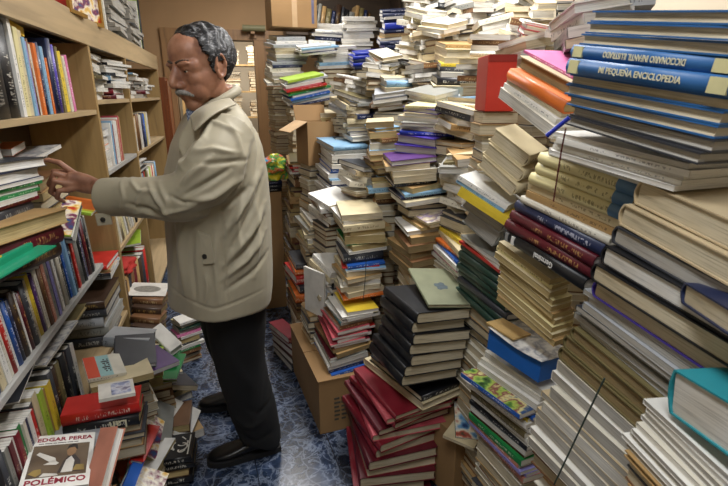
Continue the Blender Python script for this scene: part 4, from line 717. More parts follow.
# ---- the heap on the floor in front of the bookcase
lan = put('lan', 'the heap beside the bookcase', 'big pair in the floor heap', [B('h:black:4:R:y', label='black thick hardback with pale upside-down Lan lettering in the floor heap'), B('h:red:4.4:R:y', label='red thick hardback on the black lettered one in the heap')], jit=0, yj=0)
t, W, L, T = lan[0]; spine_text(t, L, T, 'Lan', .04, True, INKW, along=.28)
COLUMNS.append((-.48, 1.64, 3, .2, .24, .425))
EK = TABLE['edgar'][0]; GK = TABLE['greenfolder'][0]; YK = TABLE['greyback'][0]
SKIN_INK = plain('printed_skin', '8a6a4c', .4, .2); 
def lone_key(key, kind, color, T, side, label, **k):
    return stack([key], [B(f'{kind}:{color}:{T*100}:{side}:{k.pop("pages","w")}', label=label, **k)], '', k.get('group'), jit=0, yj=0)[0]
e = lone_key(EK, 'p', 'white', .022, 'L', 'white magazine-like book titled EDGAR PEREA, topmost in the near heap', pages='w')
t, W, L, T = e
MAR = plain('maroon_lettering', '8c1f33', .5, .04)
TP = lambda x, y: Matrix.Translation((x, y, T+.0005))
lettering('EDGAR PEREA', .0235, MAR, t, TP(W*.52, L*.90), .96, bold=.0006); lettering('POLÉMICO', .03, MAR, t, TP(W*.5, L*.12), .98, bold=.0008)
bm = bmesh.new()
for i, (x0_, x1_) in enumerate(((.12, .2), (.215, .33), (.345, .4), (.415, .55), (.565, .66), (.675, .74))): box_bm(bm, W*x0_, W*x1_, L*.822, L*.832, T, T+.0006)
obj('printed_subtitle', bm, plain('dark_lettering', '30282a', .5, .04), t)
bm = boxes((W*.06, W*.93, L*.2, L*.79, T, T+.0006)); obj('cover_photo', bm, picture_mat('brown_office_print', ['4c3f33', '6a5a48', '5a4a3a', '3c3028'], 3., 4., .4), t)
def flat_shape(pts, z, mat, name, lab=None):
    bm = bmesh.new(); lo = [bm.verts.new((x*W, y*L, z)) for x, y in pts]; hi = [bm.verts.new((x*W, y*L, z+.0004)) for x, y in pts]
    bm.faces.new(lo[::-1]); bm.faces.new(hi)
    for i in range(len(pts)): bm.faces.new([lo[i], lo[(i+1) % len(pts)], hi[(i+1) % len(pts)], hi[i]])
    o = obj(name, bm, mat, t)
    if lab: o['label'] = lab
    return o
z = T+.0007
PW = plain('printed_white', 'c8c4bc', .5, .15); PD = plain('printed_dark', '241c18', .5, .2); PG = plain('printed_gold', '8a7440', .5, .3)
flat_shape([(.5,.25),(.56,.46),(.63,.56),(.73,.56),(.82,.44),(.84,.25)], z, plain('printed_suit', '3a3230', .5, .2), 'printed_suit')
flat_shape([(.55,.25),(.60,.47),(.67,.54),(.73,.45),(.72,.25)], z+.0005, PW, 'printed_shirt')
flat_shape([(.60,.58),(.585,.66),(.62,.72),(.69,.73),(.735,.68),(.73,.6),(.68,.545),(.63,.545)], z+.0005, SKIN_INK, 'printed_face')
flat_shape([(.585,.66),(.60,.74),(.67,.775),(.74,.75),(.755,.67),(.735,.66),(.70,.71),(.62,.70)], z+.001, PD, 'printed_hair')
flat_shape([(.13,.62),(.17,.66),(.43,.53),(.45,.47),(.37,.45)], z, PW, 'printed_lamp'); flat_shape([(.27,.42),(.42,.49),(.5,.43),(.46,.40)], z, PW, 'printed_book')
flat_shape([(.08,.28),(.15,.34),(.25,.35),(.27,.27),(.2,.22)], z, PG, 'printed_trophy'); flat_shape([(.72,.27),(.76,.37),(.88,.36),(.9,.26)], z+.0005, PG, 'printed_gold_ornament')
flat_shape([(.25,.21),(.3,.27),(.5,.24),(.52,.21)], z, PW, 'printed_papers')
lone_key(GK, 'p', 'green', .03, 'L', 'green wide folder-like book directly under the EDGAR PEREA book')
lone_key(YK, 'p', 'silver grey', .03, 'L', 'grey plain paperback lying just behind the EDGAR PEREA book', pages='w')
COLUMNS.append((-.53, 1.34, 6, .25, .2, .43))
lone_key(TABLE['salmon'][0], 'h', 'salmon', .03, 'L', 'salmon slanting hardback right of the EDGAR PEREA book', pages='w')
cd = thing('printed_card', 'white card with a small printed photo on the floor heap', 'card', frame(TABLE['card'][0][0], *TABLE['card'][0][1:4]))
ca, cb = TABLE['card'][0][4:6]
obj('card_sheet', boxes((0, cb, 0, ca, 0, .012)), PW, cd); obj('card_photo', boxes((cb*.35, cb*.9, ca*.12, ca*.88, .0121, .0127)), picture_mat('card_print', ['3a3440', '8890b0', 'c8c8d0', '706880'], 14, 3), cd)
ot = lone_key(TABLE['orangeteal'][0], 'p', 'off-white', .016, 'R', 'orange, teal and white banded paperback on the floor heap', pages='c')
t, W, L, T = ot
obj('orange_band', boxes((.001, W-.001, L*.68, L-.001, T, T+.0006)), plain('orange_red_ink', 'c8482a', .5, .05), t); obj('teal_band', boxes((.001, W-.001, L*.33, L*.68, T, T+.0006)), plain('pale_teal_ink', '8fb4b4', .5, .05), t)
for k in range(2):
    bm = bmesh.new()
    for i in range(7): box_bm(bm, W*(.2+.09*i), W*(.2+.09*i)+W*.05, L*(.36+.1*k), L*(.40+.1*k)+(i % 3)*.004, T+.0006, T+.0012)
    obj('printed_title', bm, plain('dark_lettering', '30282a', .5, .04), t)
p0 = TABLE['orangeteal'][0]
lone('p', 'cream', (p0[0][0]+.01, p0[0][1]-.02, p0[0][2]-.035), (5, 3, 20), .21, .15, .026, 'cream paperback directly under the orange and teal banded one', None, 'y')
lone('p', 'purple', (p0[0][0]+.13, p0[0][1]+.06, p0[0][2]-.06), (8, 6, 40), .2, .16, .02, 'purple paperback between the banded paperback and green folders', None, 'w')
lone('h', 'charcoal', (p0[0][0]+.06, p0[0][1]+.10, p0[0][2]-.02), (10, 8, 10), .15, .2, .02, 'black hardback behind the orange and teal banded paperback', None, 'w')
COLUMNS.append((-.50, 1.92, 20, .2, .22, .40))
lone_key(TABLE['greybox'][0], 'h', 'silver grey', .045, 'L', 'grey thick hardback lying alone at the far end of the heap', pages='g')
lone_key(TABLE['bracket'][0], 'h', 'white', .03, 'L', 'white hardback with dark stripes tipped over beside the jacket', pages='w')
COLUMNS.append((-.50, 2.16, -8, .2, .16, .42))
lk = TABLE['lime'][0]
for i, (c, dz, dr) in enumerate((('lime green', 0, 8), ('green', .012, -12), ('green', .024, 4))):
    lone('m', c, (lk[0][0]-.02, lk[0][1]-.01+.035*i, lk[0][2]+dz+.02), (4, 10-5*i, lk[1]+dr), .18, .2, .008, ['lime green thin folder at the foot of the grey hardback', 'green thin folder lying across the lime one', 'green shiny folder, highest of the three green folders'][i], 'green folders on the heap')
COLUMNS.append((lk[0][0]+.05, lk[0][1]+.08, 12, .19, .17, lk[0][2]))
sk = put('sketch', 'the small dark pile at the heap edge', 'small dark pile at the heap edge', BL('h:charcoal:3:R:c|h:black:3:R:c|h:dark brown:3:r:y|h:black:2.6:R:y|h:black:2.6:R:y'), jit=.01, yj=3)
t, W, L, T = sk[-1]; t['label'] = 'black hardback with white ink sketch on its cover, at the heap edge'
t_, W_, L_ = t, W, L
INKM = plain('white_ink_sketch', 'd0ccc0', .6, .05)
bm = bmesh.new()
def stroke(bm, pts, w, z):
    v = []
    for i, (x, y) in enumerate(pts):
        a = pts[max(0, i-1)]; b = pts[min(len(pts)-1, i+1)]; d = Vector((b[0]-a[0], b[1]-a[1], 0)).normalized(); nn = Vector((-d.y, d.x, 0))*w
        v.append((bm.verts.new((x+nn.x, y+nn.y, z)), bm.verts.new((x-nn.x, y-nn.y, z))))
    for (a, b), (c, d) in zip(v, v[1:]): bm.faces.new([a, b, d, c])
arc = lambda cx, cy, r, a0, a1, e=1.: [(cx+r*math.cos(rad(a0+(a1-a0)*i/14)), cy+e*r*math.sin(rad(a0+(a1-a0)*i/14))) for i in range(15)]
zz = T+.0008
for pts, w in ((arc(W*.5, L*.62, .028, 20, 160, .5), .003), (arc(W*.5, L*.66, .02, 0, 180), .003), (arc(W*.44, L*.45, .026, 180, 350), .0035), (arc(W*.6, L*.4, .02, 120, 300), .003), ([(W*.72, L*.3), (W*.86, L*.46)], .0025), (arc(W*.3, L*.4, .012, 60, 290), .0035)): stroke(bm, pts, w, zz)
obj('ink_sketch', bm, INKM, t); bm = bmesh.new(); stroke(bm, [(W*.1, L*.15), (W*.9, L*.15)], .0025, zz); obj('ink_line', bm, INKM, t)
lone_key(TABLE['bluebk'][0], 'h', 'blue', .022, 'L', 'bright blue hardback standing slantwise in the near heap', pages='w')
lone_key(TABLE['redbk'][0], 'h', 'red', .02, 'L', 'red slim hardback standing slantwise behind the bright blue one', pages='w')
put('edge', 'the thin pile by the trouser leg', 'thin pile by the trouser leg', BL('m:brown:1.6:R|m:green:1:R|m:white:1.2:r|m:charcoal:1:R|p:cream:2:r:y|m:white:1:r|m:pink:1:R|m:grey:1.2:r|m:dark green:1:R|p:pale yellow:1.6:r|m:white:1:R'), floor=True, jit=.012, yj=7)
dk = put('darkbrown', 'the dark pile beyond the upright', 'dark pile beyond the upright', BL('h:dark brown:4:L:d|h:brown:4:L:d|h:dark brown:4.4:L:d|h:brown:4:L:d|m:light blue:1:R'), floor=True, jit=.006, yj=2)
k = TABLE['darkbrown'][-1]; M = frame(k[0], *k[1:4])
ps = thing('printed_sheet', 'white sheet with a grey oval print atop the dark pile', 'paper', M @ Matrix.Translation((-.03, -.02, .006)) @ Matrix.Rotation(rad(7), 4, 'Z'))
obj('sheet', boxes((0, .2, 0, .22, 0, .002)), PW, ps); bm = bmesh.new(); bm.faces.new([bm.verts.new((.1+.05*math.cos(i*.2618), .11+.075*math.sin(i*.2618), .0026)) for i in range(24)]); obj('oval_print', bm, plain('grey_print', '77736a', .6, .25, 60), ps)
# loose small books along the heap edge
LOOSE = [('tan', (-.36, 2.22, .24), (12, 18, 70), .13, .2, .02), ('charcoal', (-.37, 2.12, .19), (-8, 22, 20), .14, .2, .024), ('cream', (-.35, 2.34, .25), (20, 14, 100), .12, .19, .016), ('red', (-.42, 2.02, .16), (10, 30, 35), .13, .2, .02), ('white', (-.40, 1.93, .12), (5, 34, -10), .14, .2, .014), ('grey', (-.45, 1.80, .2), (14, 40, 10), .14, .21, .02), ('light blue', (-.48, 1.70, .24), (10, 48, 4), .14, .21, .016), ('maroon', (-.43, 1.72, .16), (4, 30, 12), .13, .2, .02), ('orange', (-.45, 1.55, .12), (10, 20, 30), .13, .18, .02), ('teal', (-.50, 1.44, .16), (15, 25, -10), .14, .2, .02), ('white', (-.47, 1.62, .06), (0, 10, 60), .14, .2, .02)]
LOOSEL = ['tan small paperback on the heap edge beneath the tipped white hardback', 'charcoal small paperback slumped at the heap edge by the far shoe', 'cream small paperback highest on the heap edge by the trouser leg', 'red small paperback slumped behind the black sketch book', 'white thin paperback slumped just behind the black sketch book', 'grey paperback leaning between red book and sketch book', 'light blue paperback leaning beside the card on the heap', 'maroon paperback leaning left of the black sketch book', 'orange small paperback low in front of the sketch book', 'teal picture paperback low beside the bright blue hardback', 'white small paperback lowest before the sketch book']
for (c, p, r, W, L, T), lab in zip(LOOSE, LOOSEL): lone('p', c, p, r, W, L, T, lab, 'loose paperbacks along the heap edge', R.choice('wcy'), PIC3 if c in ('teal', 'light blue') else None)
for i, (x, y, yw, a, b, n) in enumerate(((-.44, 2.26, 30, .2, .16, 4), (-.40, 1.94, 10, .2, .14, 3), (-.50, 1.66, -5, .2, .15, 4), (-.50, 1.42, 5, .2, .15, 3))):
    stack([((x, y, 0), yw, 0, 0, a, b)], mixed(n, 'hpm', ['brown', 'white', 'charcoal', 'tan', 'dark green', 'cream'], 3, 4.5, 'rRLl', 'cwy'), ['the floor clump by the far shoe', 'the floor clump behind the sketch book', 'the floor clump left of the sketch book', 'the floor clump under the blue hardback'][i], 'floor clumps of the heap', jit=.02, yj=12)

# ------------------------------------------------------------ cartons, binder, red box, plastic and string
CARD = plain('corrugated_cardboard', '8f6f48', .8, .08, 5., bump=.05); CARDD = plain('cardboard_dark_print', '4a4438', .8, .1)
def carton(name, label, M, w, d, h, flaps=True, pr=None, open_=True, th=.005):
    t = thing(name, label, 'box', M)
    if open_: obj('carton_body', boxes((0, w, 0, d, 0, th), (0, w, 0, th, th, h), (0, w, d-th, d, th, h), (0, th, th, d-th, th, h), (w-th, w, th, d-th, th, h)), CARD, t, bevel=.001)
    else: obj('carton_body', boxes((0, w, 0, d, 0, h)), CARD, t, bevel=.004)
    return t
c0 = frame(CARTON[0], CARTON[1], 0, 0)
cb_ = carton('cardboard_carton', 'brown cardboard carton on the blue floor holding up magazines', c0, CARTON[2], CARTON[3], .275, open_=False)
obj('top_flap', boxes((-.004, CARTON[2]+.002, -.004, CARTON[3]*.45, .276, .281), ), CARD, cb_); obj('top_flap', boxes((-.004, CARTON[2]+.002, CARTON[3]*.46, CARTON[3]+.004, .276, .281)), CARD, cb_)
bm = bmesh.new()
for k in range(6):
    for i in range(R.randint(2, 4)):
        x = .07+i*.034; box_bm(bm, x, x+R.uniform(.018, .03), -.0015, .0005, .06+.022*k, .07+.022*k)
obj('printed_marks', bm, CARDD, cb_)
k = TABLE['backwhite'][-1]
hc = carton('cardboard_carton', 'brown cardboard carton set high on the white back pile', frame((k[0][0]-.02, k[0][1]-.02, k[0][2]+.075), k[1]-2, 0, 0), .36, .3, .32, open_=False)
obj('tape_strip', boxes((.16, .2, -.0008, .0004, 0, .32)), plain('packing_tape', 'a98a62', .3, .05), hc); obj('printed_band', boxes((.315, .335, -.001, .0004, .03, .3)), plain('faded_blue_print', '5a5a72', .8, .2), hc)
bm = bmesh.new()
oc = carton('cardboard_carton', 'open cardboard carton with raised flap beside the cream block', frame((.43, 2.84, 1.10), 12, 0, 0), .2, .2, .25)
for M_, s in ((Matrix.Translation((0, 0, .25)) @ Matrix.Rotation(rad(-28), 4, 'Y'), 1),):
    bm = bmesh.new(); box_bm(bm, -.12, 0, 0, .2, 0, .004, 0, M_); obj('flap', bm, plain('cardboard_pale_inside', 'c0a078', .8, .06), oc)
bm = bmesh.new(); box_bm(bm, 0, .2, 0, .005, 0, .1, 0, Matrix.Translation((0, .195, .25)) @ Matrix.Rotation(rad(-25), 4, 'X')); obj('flap', bm, CARD, oc)
bm = bmesh.new(); box_bm(bm, -.09, 0, 0, .2, 0, .004, 0, Matrix.Translation((.2, 0, .25)) @ Matrix.Rotation(rad(205), 4, 'Y')); obj('flap', bm, CARD, oc)
COLUMNS.append((.50, 2.96, 12, .2, .2, 1.098))
dc = carton('cardboard_carton', 'tall brown carton behind the jacket by the door', frame((.11, 3.32, 0), 4, 0, 0), .2, .3, .86, open_=False)
stack([((.12, 3.33, .862), 4, 0, 0, .28, .19)], BL('h:black:2.6:R|h:charcoal:2.4:R|h:navy blue:2.4:R'), 'the black trio on the tall carton', 'black trio on the tall carton', yj=4)
pc = carton('cardboard_carton', 'dim cardboard carton on the floor behind the wine red pile', frame((.72, 1.36, 0), 18, 0, 0), .2, .34, .3, open_=False)
lone('m', 'dark green', (.70, 1.33, .318), (8, 4, -22), .13, .18, .006, 'landscape-picture magazine lying on the dim carton', None, 'w', PIC2)
lone('p', 'cream', (.665, 1.36, .302), (3, 0, -50), .12, .17, .012, 'cream paperback under the landscape-picture magazine', None, 'c')
# crumpled plastic bag on the black trio
PB = picture_mat('printed_plastic_film', ['c8b81e', 'd8c83a', '2a8a4a', 'c8602a', '2a8ab0'], 5., 3., .2)
o = obj('plastic_bag', blob(3, 4, (.085, .09, .08), .9), PB, smooth=False); o.location = (.27, 3.42, .862+.08+.054); tag(o, 'crumpled yellow and green plastic bag on the black trio', 'bag')
SB = plain('black_plastic_film', '3a3c40', .18, .2, 30)
bb_ = stack([((.545, .362, 1.226), -23, -4, 0, .15, .12)], [B('h:navy blue:3.2:r:c', bare=True, label='small navy hardback with an orange disc, jutting from the right corner pile')], '', 'book on the corner pile', jit=0, yj=0)
t, W, L, T = bb_[0]; bm = bmesh.new(); bm.faces.new([bm.verts.new((W*.55+.011*math.cos(i*.2618), L*.45+.011*math.sin(i*.2618), T+.0006)) for i in range(24)]); obj('orange_disc', bm, plain('orange_print', 'c8782a', .5, .1), t)
# blue binder with papers
bk = TABLE['binder']; M = frame(bk[0][0], *bk[0][1:4]); hB = (Vector(bk[1][0])-Vector(bk[0][0])).length
bi = thing('ring_binder', 'bright blue binder box under the cream pocket books', 'binder', M)
ba, bb = bk[0][4], max(.12, bk[0][5]); BLUEM = plain('blue_binder_cloth', '1659a8', .5, .05)
obj('binder_case', boxes((0, bb, 0, .004, 0, hB), (0, .004, .004, ba, 0, hB), (.004, bb, .004, ba, 0, .004), (.004, bb, .004, ba, hB-.004, hB), (bb-.004, bb, .004, ba, .004, hB-.004)), BLUEM, bi, bevel=.001)
obj('binder_papers', boxes((.006, bb-.006, .008, ba, .006, hB-.006)), page_mat('w'), bi)
def sheet(name, label, M, w, d, mat, amp, seed, nx=16, ny=16):
    bm = bmesh.new(); rr = random.Random(seed); g = {}
    for i in range(nx+1):
        for j in range(ny+1):
            x, y = i/nx, j/ny; g[i, j] = bm.verts.new((x*w, y*d, amp*(.5+.5*math.sin(x*5+seed)*math.cos(y*4.2+seed*.7))+.002))
    for i in range(nx):
        for j in range(ny): bm.faces.new([g[i, j], g[i+1, j], g[i+1, j+1], g[i, j+1]])
    o = obj(name, bm, mat, smooth=True); s = o.modifiers.new('solid', 'SOLIDIFY'); s.thickness = .0012; o.matrix_world = M; return tag(o, label, 'paper')
sheet('paper_sheet', 'curling white newspaper sheet on top of the blue binder', M @ Matrix.Translation((-.012, -.01, hB)), bb, ba*1.02, PIC5, .012, 2)
ms = obj('envelope', boxes((-.004, bb*.5, ba*.5, ba*1.06, hB+.014, hB+.019)), plain('manila_paper', 'b59660', .7, .06)); ms.matrix_world = M; tag(ms, 'manila envelope poking out on top of the blue binder', 'envelope')
# standing red box
rb = thing('red_box', 'red upright file box among the books by the orange book', 'box', frame(REDBOX[0], REDBOX[1], 0, 0))
REDM = plain('red_box_card', 'c2301f', .5, .05)
obj('box_body', boxes((0, .085, 0, .14, 0, .16)), REDM, rb, bevel=.003); obj('box_lip', boxes((.002, .083, -.002, .0, .14, .16)), plain('red_box_dark', '8f2016', .5, .05), rb)
COLUMNS.append((REDBOX[0][0]+.07, REDBOX[0][1]+.06, REDBOX[1], .15, .13, REDBOX[0][2]))
# plastic-wrapped parcel in the tied pile, and the strings
def tube(pts, r, n=6):
    bm = bmesh.new(); rings = []
    for i, p in enumerate(pts):
        p = Vector(p); d = (Vector(pts[min(i+1, len(pts)-1)])-Vector(pts[max(i-1, 0)])).normalized()
        u = d.orthogonal().normalized(); w = d.cross(u)
        rings.append([bm.verts.new(p+r*(math.cos(2*math.pi*k/n)*u+math.sin(2*math.pi*k/n)*w)) for k in range(n)])
    for a, b in zip(rings, rings[1:]):
        for k in range(n): bm.faces.new([a[k], a[(k+1) % n], b[(k+1) % n], b[k]])
    bm.faces.new(rings[0][::-1]); bm.faces.new(rings[-1]); return bm
tag(obj('string', tube(STRING1, .0017), plain('dark_green_twine', '2c3a34', .8, .1)), 'dark string running down the white paperbacks of the corner pile', 'string')
tag(obj('string', tube(STRING2, .0014), plain('red_twine', '5c1c1c', .8, .1)), 'red string hanging down the blue-labelled spines', 'string')
tag(obj('pen', tube(PEN, .0038, 8), plain('blue_plastic_pen', '1c2c9a', .3, .05)), 'blue pen stuck between white magazines by the red string', 'pen')
tag(obj('string', tube(STRING3, .0016), plain('dark_green_twine', '2c3a34', .8, .1)), 'dark string around the cream paperbacks above the floor carton', 'string')
# white folder and papers standing on the carton's far side
COLUMNS.append((.36, 2.30, 5, .2, .14, .44))
wf = lone('p', 'white', (.315, 2.30, .442), (90, 0, -62), .16, .235, .012, 'white folder standing upright on the floor carton', None, 'w')
for i, (c, x, a) in enumerate((('black', .335, 6), ('cream', .36, 10), ('olive', .385, 14), ('pale yellow', .41, 18))):
    lone('p', c, (x, 2.27-.01*i, .442), (90-4, a, -50), .13, .2, .012, f'{c} thin booklet propped beside the white upright folder', 'booklets propped on the floor carton', 'w')
# wardrobe and rolled tube by the back door
wr = thing('wooden_cabinet', 'orange brown wooden cabinet at the far end of the bookcase', 'cabinet', Matrix.Translation((-.93, 5.27, 0)))
WO = wood_mat('orange_brown_wood', '743d1d', 2, .35)
obj('cabinet_body', boxes((0, .36, 0, .31, 0, 1.66)), WO, wr, bevel=.003); d = obj('cabinet_door', boxes((.361, .378, .01, .30, .06, 1.63)), WO, wr, bevel=.002)
bm = bmesh.new(); bmesh.ops.create_uvsphere(bm, u_segments=12, v_segments=8, radius=.015); o = obj('knob', bm, plain('dark_knob', '2a1c14', .4), d, smooth=True); o.location = (.392, .04, .95)
tb = obj('poster_tube', tube([(.20, 5.50, 2.15), (.43, 5.50, 2.15)], .032, 16), plain('olive_tube', '7c7858', .6, .05)); tag(tb, 'olive poster tube lying across the door frame top', 'tube')
sp_ = thing('wall_bracket', 'small wooden bracket under the poster tube on the back wall', 'bracket', Matrix.Translation((.3, 5.5, 2.09)))
obj('bracket_plate', boxes((-.04, .04, .05, .1, -.03, .02)), FR, sp_); obj('bracket_arm', boxes((-.02, .02, -.04, .05, .006, .026)), FR, sp_)
# books in the far room
fb = thing('bookcase', 'dim bookcase in the bright room beyond the doorway', 'bookcase', Matrix.Translation((-.6, 7.3, 0)))
obj('side_panel', boxes((0, .03, 0, .3, 0, 2.2)), WDV, fb); obj('side_panel', boxes((1.7, 1.73, 0, .3, 0, 2.2)), WDV, fb)
for z in (.4, .8, 1.2, 1.55, 1.9): obj('shelf', boxes((.03, 1.7, 0, .3, z-.02, z)), WDV, fb)
for q, z in enumerate((.4, .8, 1.2, 1.55, 1.9)):
    for g in range(4): support(-.36+.41*g, 7.45, 0, .2, .34, z+R.uniform(.16, .3), z+.002)

# dark wall shelf with a row of books high on the back wall
ws = thing('wall_shelf', 'dark wall shelf of leaning books high on the back wall', 'shelf', Matrix.Translation((.62, 5.05, 2.08)))
DKW = wood_mat('dark_shelf_wood', '3a2c20', 0)
obj('shelf_board', boxes((0, 1.1, 0, .3, -.025, 0)), DKW, ws); obj('side_panel', boxes((-.025, 0, 0, .3, -.025, .42)), DKW, ws); obj('side_panel', boxes((1.1, 1.125, 0, .3, -.025, .42)), DKW, ws); obj('back_panel', boxes((0, 1.1, .29, .3, 0, .42)), DKW, ws)
obj('support_post', boxes((-.025, .02, .25, .3, -2.08, -.026)), DKW, ws); obj('support_post', boxes((1.08, 1.125, .25, .3, -2.08, -.026)), DKW, ws)
x = .65
for i in range(17):
    c = ['olive', 'charcoal', 'tan', 'dark brown', 'grey', 'navy blue', 'black'][i*5 % 7]; T = .03+.02*((i*7) % 5)/4; H = .2+.06*((i*3) % 4)/3
    M = Matrix.Translation((x, 5.06, 2.082)) @ Matrix.Rotation(rad(9), 4, 'Y') @ Matrix(((0,0,1,0),(1,0,0,0),(0,1,0,0),(0,0,0,1)))
    book('h', c, .18, H, T, M, f"{c} hardback standing on the dark wall shelf, {ORD[i+1].replace('topmost', 'first')} from its door end", 'books on the dark wall shelf', 'd'); x += T+.006

# ------------------------------------------------------------ the man
CAMP = Vector((0, 0, 1.5)); FPX = 485.; TH = rad(17); PS = rad(15.1)
FW = Vector((math.sin(PS)*math.cos(TH), math.cos(PS)*math.cos(TH), -math.sin(TH))); RT = Vector((math.cos(PS), -math.sin(PS), 0)); UPV = RT.cross(FW)
def at(x, y, Y):
    """the point of the room at depth Y along the aisle that the photograph shows at (x, y)"""
    d = FW*FPX+RT*(x-364)+UPV*(243-y); return CAMP+d*(Y/d.y)
def onfloor(x, y, z=0.):
    d = FW*FPX+RT*(x-364)+UPV*(243-y); return CAMP+d*((z-1.5)/d.z)

def loft(bm, rings, cap=True):
    vs = [[bm.verts.new(p) for p in r] for r in rings]; n = len(vs[0])
    for a, b in zip(vs, vs[1:]):
        for k in range(n): bm.faces.new([a[k], a[(k+1) % n], b[(k+1) % n], b[k]])
    if cap: bm.faces.new(vs[0][::-1]); bm.faces.new(vs[-1])
def limb(bm, pts, rs, n=20, cap=True, flat=1., up=None):
    """a tube through the points with a radius at each, finely resampled"""
    P = [Vector(p) for p in pts]; m = len(P); S = []
    for i in range(m-1):
        p0, p1, p2, p3 = P[max(0, i-1)], P[i], P[i+1], P[min(m-1, i+2)]
        for k in range(6):
            t = k/6; q = .5*((2*p1)+(p2-p0)*t+(2*p0-5*p1+4*p2-p3)*t*t+(-p0+3*p1-3*p2+p3)*t**3)
            S.append((q, rs[i]+(rs[i+1]-rs[i])*(t*t*(3-2*t))))
    S.append((P[-1], rs[-1])); rings = []; u = None
    for i, (q, r) in enumerate(S):
        d = (S[min(i+1, len(S)-1)][0]-S[max(i-1, 0)][0]).normalized()
        if u is None: u = d.orthogonal().normalized() if up is None else (up-d*up.dot(d)).normalized()
        u = (u-d*u.dot(d)).normalized(); w = d.cross(u)
        rings.append([q+r*(math.cos(2*math.pi*k/n)*u+flat*math.sin(2*math.pi*k/n)*w) for k in range(n)])
    loft(bm, rings, cap)
def ball(bm, c, r, M=None, sub=3):
    r = (r, r, r) if isinstance(r, (int, float)) else r
    q = bmesh.ops.create_icosphere(bm, subdivisions=sub, radius=1.)
    for v in q['verts']:
        p = Vector((c[0]+v.co.x*r[0], c[1]+v.co.y*r[1], c[2]+v.co.z*r[2])); v.co = M @ p if M else p
def capsule(bm, a, b, ra, rb, M=None):
    a, b = Vector(a), Vector(b)
    if M: a, b = M @ a, M @ b
    for i in range(7):
        t = i/6; ball(bm, a.lerp(b, t), ra+(rb-ra)*t, None, 2)
def fused(name, bm, vox, smooth_it, mats, parent, sub=0):
    bmesh.ops.recalc_face_normals(bm, faces=list(bm.faces))
    me = bpy.data.meshes.new(name); bm.to_mesh(me); bm.free(); o = link(name, me)
    m = o.modifiers.new('r', 'REMESH'); m.mode = 'VOXEL'; m.voxel_size = vox; m.use_smooth_shade = True
    s = o.modifiers.new('s', 'SMOOTH'); s.iterations = smooth_it; s.factor = .5
    bpy.context.view_layer.update()
    ev = o.evaluated_get(bpy.context.evaluated_depsgraph_get()); me2 = bpy.data.meshes.new_from_object(ev)
    o.modifiers.clear(); o.data = me2; me2.name = name; bpy.data.meshes.remove(me)
    me2.materials.clear()
    for q in (mats if isinstance(mats, list) else [mats]): me2.materials.append(q)
    for p in me2.polygons: p.use_smooth = True
    o.parent = parent; return o
def coords(me):
    a = np.empty(len(me.vertices)*3); me.vertices.foreach_get('co', a); return a.reshape(-1, 3)
def normals(me):
    a = np.empty(len(me.vertices)*3); me.vertex_normals.foreach_get('vector', a); return a.reshape(-1, 3)
def setco(me, a): me.vertices.foreach_set('co', a.ravel()); me.update()
def folds(o, strokes, seed=1, amp=.004, ymax=9.):
    """push cloth out or in along drawn fold lines (polylines of points in the room's x-z plane), plus soft unevenness"""
    me = o.data; c = coords(me); nn = normals(me); d = np.zeros(len(c))
    for pts, w, h in strokes:
        best = np.full(len(c), 9.); tt = np.zeros(len(c)); L = len(pts)-1
        for i in range(L):
            a = np.array(pts[i]); b = np.array(pts[i+1]); ab = b-a; q = np.clip(((c[:, [0, 2]]-a) @ ab)/(ab @ ab), 0, 1)
            e = np.linalg.norm(c[:, [0, 2]]-(a+q[:, None]*ab), axis=1); m = e < best; best[m] = e[m]; tt[m] = (i+q[m])/L
        fall = np.sin(np.clip(tt, .04, .96)*np.pi)**.7
        d += h*np.exp(-(best/w)**2)*fall*(c[:, 1] < ymax)
    rg = np.random.RandomState(seed)
    for k in range(14):
        v = rg.normal(size=3)*np.array([14, 14, 9]); d += amp*.3*np.sin(c @ v+rg.rand()*6)
    setco(me, c+nn*d[:, None])

SKIN = NT('skin'); tc = SKIN.n('ShaderNodeTexCoord'); nz = SKIN.n('ShaderNodeTexNoise', i_Scale=22., i_Detail=5.); SKIN.l(tc.outputs['Object'], nz.inputs[0])
SKIN.l(SKIN.ramp(nz.outputs[0], [(.3, lin('7a5140')), (.5, lin('986a52')), (.72, lin('aa7c64'))]), SKIN.b.inputs['Base Color'])
SKIN.b.inputs['Roughness'].default_value = .48; SKIN.b.inputs['Subsurface Weight'].default_value = .08; SKIN.b.inputs['Subsurface Radius'].default_value = (.012, .005, .003)
n2 = SKIN.n('ShaderNodeTexNoise', i_Scale=180., i_Detail=3.); SKIN.l(tc.outputs['Object'], n2.inputs[0]); SKIN.bump(n2.outputs[0], .12, .001); SKIN = SKIN.m
def cloth(name, h, rough=.75, fine=900., var=.06, sheen=.1):
    t = NT(name); c = lin(h); tc = t.n('ShaderNodeTexCoord'); a = t.n('ShaderNodeTexNoise', i_Scale=6., i_Detail=4.); b = t.n('ShaderNodeTexNoise', i_Scale=fine, i_Detail=2.)
    t.l(tc.outputs['Object'], a.inputs[0]); t.l(tc.outputs['Object'], b.inputs[0])
    t.l(t.ramp(a.outputs[0], [(.3, tuple(x*(1-var) for x in c[:3])+(1,)), (.7, tuple(x*(1+var) for x in c[:3])+(1,))]), t.b.inputs['Base Color'])
    t.b.inputs['Roughness'].default_value = rough; t.b.inputs['Sheen Weight'].default_value = sheen; t.bump(b.outputs[0], .15, .0006); return t.m
JKT = cloth('beige_jacket_cloth', '9b937e', .6); TRS = cloth('black_trouser_cloth', '08090b', .9, 900., .06, 0.); LEA = plain('black_shoe_leather', '0c0c0e', .3, .1, 30); SOLE = plain('black_shoe_sole', '141416', .7, .1)

